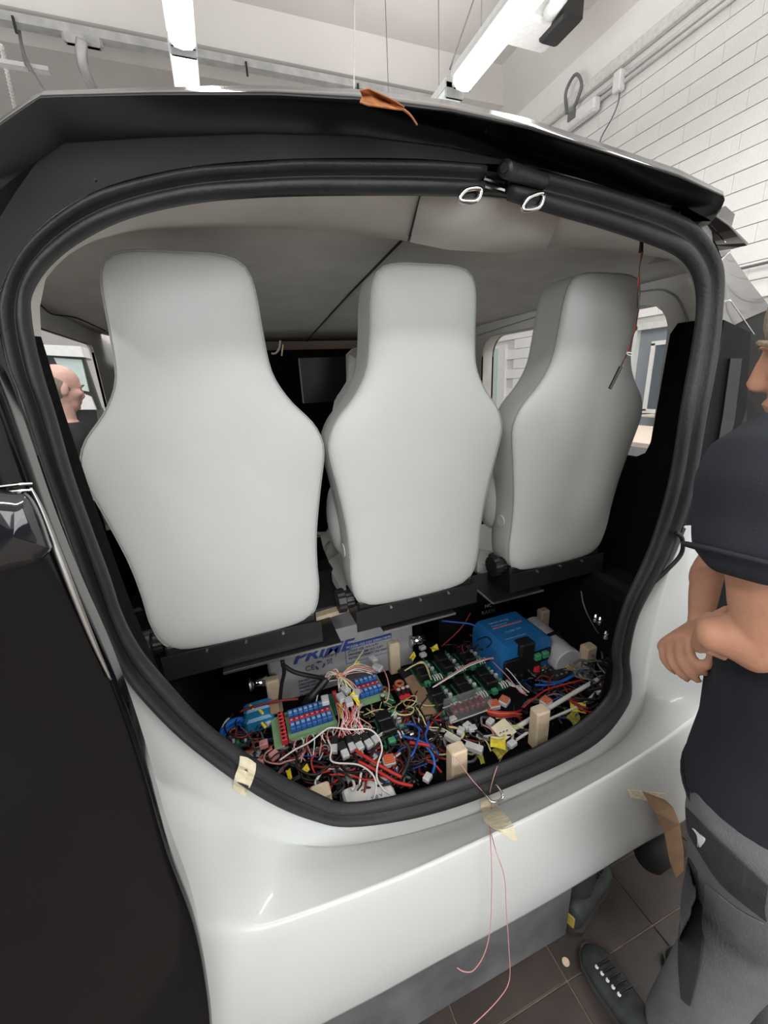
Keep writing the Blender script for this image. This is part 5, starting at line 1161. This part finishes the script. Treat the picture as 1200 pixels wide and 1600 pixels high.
def face_bits(t, P, R, s_=1.0, hairmat='hair_d'):
    for s1 in (-1, 1):
        b = MB(); b.ball(P(.0690, s1 * .031, .004), .0115 * s_, 12, 8); e = obj('eye', b, 'eye', t, smooth=True)
        b = MB(); b.ball(P(.0785, s1 * .031, .003), .0045 * s_, 10, 6); obj('iris', b, 'black_p', t, smooth=True)
        b = MB(); b.tube([P(.090, s1 * .016, .028), P(.092, s1 * .032, .033), P(.080, s1 * .050, .028)], .0045 * s_, 6); obj('eyebrow', b, hairmat, t, smooth=True)

# --- the workman at the right
man = thing('person', 'man in navy T-shirt and grey work trousers standing at the right of the van', 'person', (.9, .32, 0))
AN_ = math.atan2(.9, -.43)                     # he faces away to the left, seen in profile
Fd = Vector((-.43, .90, 0)); Ad = Vector((.90, .43, 0))
def MP(f_, a_, z_): return Vector((.885, .315, z_)) + Fd * f_ + Ad * a_
SHl = PY(1212, 748, .31); ELl = PY(1198, 1000, .285); WRl = PY(1118, 992, .33)
SHr = MP(.05, .20, 1.50); ELr = MP(.16, .22, 1.22); WRr = PY(1100, 975, .47)
neck = MP(.0, 0, 1.56); hc = PY(1172, 597, .44) + Vector((.028, -.102, .044))
Rh = Matrix.Rotation(AN_, 3, 'Z') @ Matrix.Rotation(.22, 3, 'Y')
HP, Pm = head(hc, Rh, 1.03)
ANf = PZ(1064, 1605, .12); KNf = PZ(1168, 1440, .50) ; HIPf = MP(0, -.09, .86)
ANn = MP(-.14, .13, .12); KNn = MP(-.09, .13, .5); HIPn = MP(-.02, .09, .86)
def tors(parts_, m_=1.0, rot=None):
    rings = []
    for c_, a_x, b_y in parts_:
        c_ = Vector(c_); rings.append([c_ + ((Fd * a_x * m_ * math.cos(a) + Ad * b_y * m_ * math.sin(a)) if rot is None else Vector((a_x * m_ * math.cos(a), b_y * m_ * math.sin(a), 0))) for a in [2 * PI * k / 28 for k in range(28)]])
    return MB().loft(rings)
TB = [(MP(-.02, 0, .80), .07, .10), (MP(-.02, 0, .88), .105, .15), (MP(-.01, 0, 1.0), .10, .14), (MP(0, 0, 1.15), .115, .155), (MP(0, 0, 1.32), .12, .17), (MP(0, 0, 1.45), .10, .17), (MP(0, 0, 1.53), .06, .09)]
parts = [tors(TB)] + HP + [limb([neck + Vector((.01, 0, -.07)), neck + Vector((.008, 0, .0)), hc + Vector((.02, 0, -.03))], [.062, .056, .055])]
parts += [limb([MP(.02, -.10, 1.49), SHl, SHl.lerp(ELl, .5), ELl, ELl.lerp(WRl, .4), WRl], [.055, .056, .050, .044, .040, .028])]
parts += [limb([MP(.0, .10, 1.49), SHr, SHr.lerp(ELr, .5), ELr, ELr.lerp(WRr, .35), WRr], [.055, .056, .048, .042, .040, .029])]
parts += hand(WRl, (PY(1088, 985, .40) - WRl), Vector((.6, .3, -.4)), .90, 1.0)
parts += hand(WRr, (PY(1052, 1005, .46) - WRr), Vector((.5, -.5, -.5)), 1.1, .85, -1)
parts += [limb([HIPf, HIPf.lerp(KNf, .5), KNf, KNf.lerp(ANf, .4), ANf], [.085, .078, .058, .055, .038]), limb([HIPn, HIPn.lerp(KNn, .5), KNn, KNn.lerp(ANn, .4), ANn], [.085, .078, .058, .055, .038])]
bake('body', parts, 'skin', .0055, 2, man)
face_bits(man, Pm, Rh, 1.06, 'hair_g')
b = MB(); rings = []
b.ball(Pm(-.014, 0, .052), (.106, .087, .088), 22, 16, Rh); hair = obj('hair', b, 'hair_g', man, smooth=True)
# t-shirt
SB = [(MP(.0, 0, .87), .130, .180), (MP(.0, 0, .90), .132, .182), (MP(.0, 0, 1.0), .124, .172), (MP(.005, 0, 1.15), .128, .178), (MP(.0, 0, 1.32), .130, .188), (MP(.0, 0, 1.45), .110, .185), (MP(.0, 0, 1.53), .076, .12), (MP(.01, 0, 1.565), .062, .075)]
HEl = PY(1168, 872, .30)
sh = [tors(SB), limb([MP(.02, -.08, 1.49), SHl + Vector((0, 0, .01)), SHl.lerp(HEl, .45), SHl.lerp(HEl, .70)], [.078, .078, .076, .072], 20), limb([MP(0, .08, 1.49), SHr, SHr.lerp(ELr, .35), SHr.lerp(ELr, .60)], [.082, .084, .084, .082], 20)]
bake('t_shirt', sh, 'shirt', .008, 4, man)
dS = (HEl - SHl).normalized(); a_ = dS.orthogonal().normalized(); c_ = dS.cross(a_)
b = MB(); b.tube([SHl.lerp(HEl, 1.02) + a_ * .0705 * math.cos(t_) + c_ * .0705 * math.sin(t_) for t_ in [2 * PI * k / 32 for k in range(32)]], .0035, 6, closed=True); obj('sleeve_hem', b, 'shirt', man, smooth=True)
b = MB(); b.tube([MP(.131 * math.cos(t_), .181 * math.sin(t_), .868) for t_ in [2 * PI * k / 40 for k in range(40)]], .004, 6, closed=True); obj('shirt_hem', b, 'shirt', man, smooth=True)
# trousers
tr = [tors([(MP(0, 0, .74), .10, .155), (MP(0, 0, .84), .124, .176), (MP(0, 0, .93), .120, .168)]),
      limb([HIPf, HIPf.lerp(KNf, .5), KNf, KNf.lerp(ANf, .5), ANf + Vector((0, 0, -.02))], [.112, .108, .090, .078, .076], 20), limb([HIPn, HIPn.lerp(KNn, .5), KNn, KNn.lerp(ANn, .5), ANn + Vector((0, 0, -.02))], [.112, .104, .088, .080, .072], 20)]
TRO = bvh([bake('trousers', tr, 'trouser', .009, 4, man)])
# --- dark pocket flap, cargo pocket, seam and white logo on the near thigh
def patch(name, px, m, lift=.008, label=None):
    """cloth piece laid on the trouser surface"""
    c_ = [crom([Vector((x, y, 0)) for x, y in r], 6) for r in px]; px = [[crom([c_[i][j] for i in range(len(c_))], 6)[k] for j in range(len(c_[0]))] for k in range((len(c_) - 1) * 6 + 1)]
    out = []
    for row in px:
        r_ = []
        for p_ in row:
            d_ = _ray(p_.x, p_.y).normalized(); h, nn, i_, ds = TRO.ray_cast(Vector((0, 0, CAMZ)), d_)
            r_.append(Vector((0, 0, CAMZ)) + d_ * ((ds if h else (out[-1][0] - Vector((0, 0, CAMZ))).length if out else .8) - lift))
        out.append(r_)
    b = MB(); b.grid(out); return obj(name, b, m, man, thick=.003, label=label)
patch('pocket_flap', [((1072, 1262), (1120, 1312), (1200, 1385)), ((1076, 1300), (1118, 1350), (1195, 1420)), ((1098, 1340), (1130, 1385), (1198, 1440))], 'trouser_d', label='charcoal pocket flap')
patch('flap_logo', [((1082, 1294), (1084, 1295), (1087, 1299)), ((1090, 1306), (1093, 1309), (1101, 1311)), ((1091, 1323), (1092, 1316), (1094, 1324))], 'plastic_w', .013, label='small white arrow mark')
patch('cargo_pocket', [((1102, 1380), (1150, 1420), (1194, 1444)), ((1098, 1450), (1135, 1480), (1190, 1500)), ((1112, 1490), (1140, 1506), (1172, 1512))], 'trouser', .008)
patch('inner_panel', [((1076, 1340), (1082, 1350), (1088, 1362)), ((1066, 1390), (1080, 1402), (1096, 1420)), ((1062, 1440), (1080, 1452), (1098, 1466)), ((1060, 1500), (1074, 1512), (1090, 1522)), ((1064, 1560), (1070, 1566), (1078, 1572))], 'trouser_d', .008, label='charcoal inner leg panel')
shoe('work_shoe', 'dark scuffed work shoe with pale eyelets on the brown tiles', (.765, .27), (.775, .545), 0, wd=.05)
shoe('work_shoe', 'second dark work shoe of the workman behind his grey trouser leg', (ANn.x + .02, ANn.y - .05), (ANn.x - .08, ANn.y + .20), 0)
shoe('work_boot', 'dark boot with mustard heel standing beside the grey board under the bumper', (.765, .60), (1.01, .70), 0)
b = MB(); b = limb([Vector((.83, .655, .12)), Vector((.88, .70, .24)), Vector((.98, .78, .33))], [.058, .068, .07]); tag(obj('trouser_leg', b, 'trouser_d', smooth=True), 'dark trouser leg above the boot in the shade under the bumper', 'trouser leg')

# --- the bald man seen through the left window
p2 = thing('person', 'bald man in a dark shirt seen through the left side window', 'person', (-.9, 2.8, 0))
hc2 = PY(96, 607, 2.80); Rh2 = Matrix.Rotation(.55, 3, 'Z') @ Matrix.Rotation(.22, 3, 'Y')
HP2, Pm2 = head(hc2 + Vector((0, 0, 0)), Rh2, 1.0)
x2, y2, z2 = hc2
tb2 = [((x2 - .05, y2 - .02, z2 - .88), .09, .13), ((x2 - .05, y2 - .02, z2 - .70), .10, .14), ((x2 - .04, y2 - .02, z2 - .45), .11, .16), ((x2 - .03, y2 - .02, z2 - .27), .10, .17), ((x2 - .02, y2 - .01, z2 - .18), .06, .09)]
pa = [tors(tb2, 1, 1)] + HP2 + [limb([Vector((x2 - .03, y2, z2 - .22)), Vector((x2 - .02, y2, z2 - .12)), Vector((x2 - .01, y2, z2 - .03))], [.062, .055, .055])]
for s1 in (-1, 1):
    a0 = Vector((x2 - .03, y2 + s1 * .17, z2 - .26)); a1 = Vector((x2 - .06, y2 + s1 * .22, z2 - .55)); a2 = Vector((x2 - .02, y2 + s1 * .20, z2 - .80))
    pa += [limb([Vector((x2 - .02, y2 + s1 * .08, z2 - .24)), a0, a0.lerp(a1, .5), a1, a2], [.05, .052, .046, .042, .028])] + hand(a2, (.15, 0, -1), (.3, -s1, 0), 1, .4, s1)
    h0 = Vector((x2 - .05, y2 + s1 * .09, z2 - .86)); h1 = Vector((x2 - .02, y2 + s1 * .10, .48)); h2 = Vector((x2 - .05, y2 + s1 * .10, .08)); pa += [limb([h0, h1, h2], [.085, .058, .04]), limb([h2, h2 + Vector((.12, 0, -.04))], [.04, .03])]
bake('body', pa, 'skin2', .009, 2, p2)
face_bits(p2, Pm2, Rh2)
bake('shirt', [tors([(c_, a * 1.15, b_ * 1.15) for c_, a, b_ in tb2], 1, 1)] + [limb([Vector((x2 - .02, y2 + s1 * .08, z2 - .235)), Vector((x2 - .03, y2 + s1 * .17, z2 - .26)), Vector((x2 - .01, y2 + s1 * .20, z2 - .42))], [.065, .068, .06]) for s1 in (-1, 1)], 'shirt2', .010, 3, p2)
bake('trousers', [limb([Vector((x2 - .05, y2 + s1 * .09, z2 - .84)), Vector((x2 - .02, y2 + s1 * .10, .48)), Vector((x2 - .05, y2 + s1 * .10, .12))], [.12, .08, .07]) for s1 in (-1, 1)], 'trouser_d', .012, 3, p2)
b = MB(); b.ball(Pm2(-.034, 0, .004), (.096, .0835, .082), 24, 16, Rh2); obj('hair', b, 'hair_d', p2, smooth=True)

# white vehicle outside the left window
t = thing('parked_van', 'white vehicle with black framed window outside the left side window', 'van', (-2.3, 5.4, 0))
def vq(px, Y_): return [PY(x, y, Y_) for x, y in px]
def slabq(name, px, Y_, m, d=.05):
    q = vq(px, Y_); b = MB(); b.loft([q, [p + Vector((0, d, 0)) for p in q]]); return obj(name, b, m, t)
slabq('roof_rail', ((40, 537), (126, 541), (131, 558), (40, 553)), 3.9, 'plastic_w', .5)
slabq('window_frame', ((40, 553), (130, 557), (158, 640), (40, 640)), 3.96, 'black_p')
slabq('pane', ((84, 559), (127, 562), (139, 612), (108, 606)), 3.94, 'pane_mint')
slabq('lower_panel', ((40, 625), (70, 600), (113, 608), (142, 620), (150, 640), (110, 640), (100, 700), (40, 700)), 3.93, 'plastic_w')
slabq('body_side', ((40, 640), (150, 640), (170, 760), (40, 760)), 3.98, 'satin', .4)
b = MB(); b.box((-2.35, 4.6, .6), (3.2, 1.0, 1.1), ch=.1); obj('lower_body', b, 'satin', t)
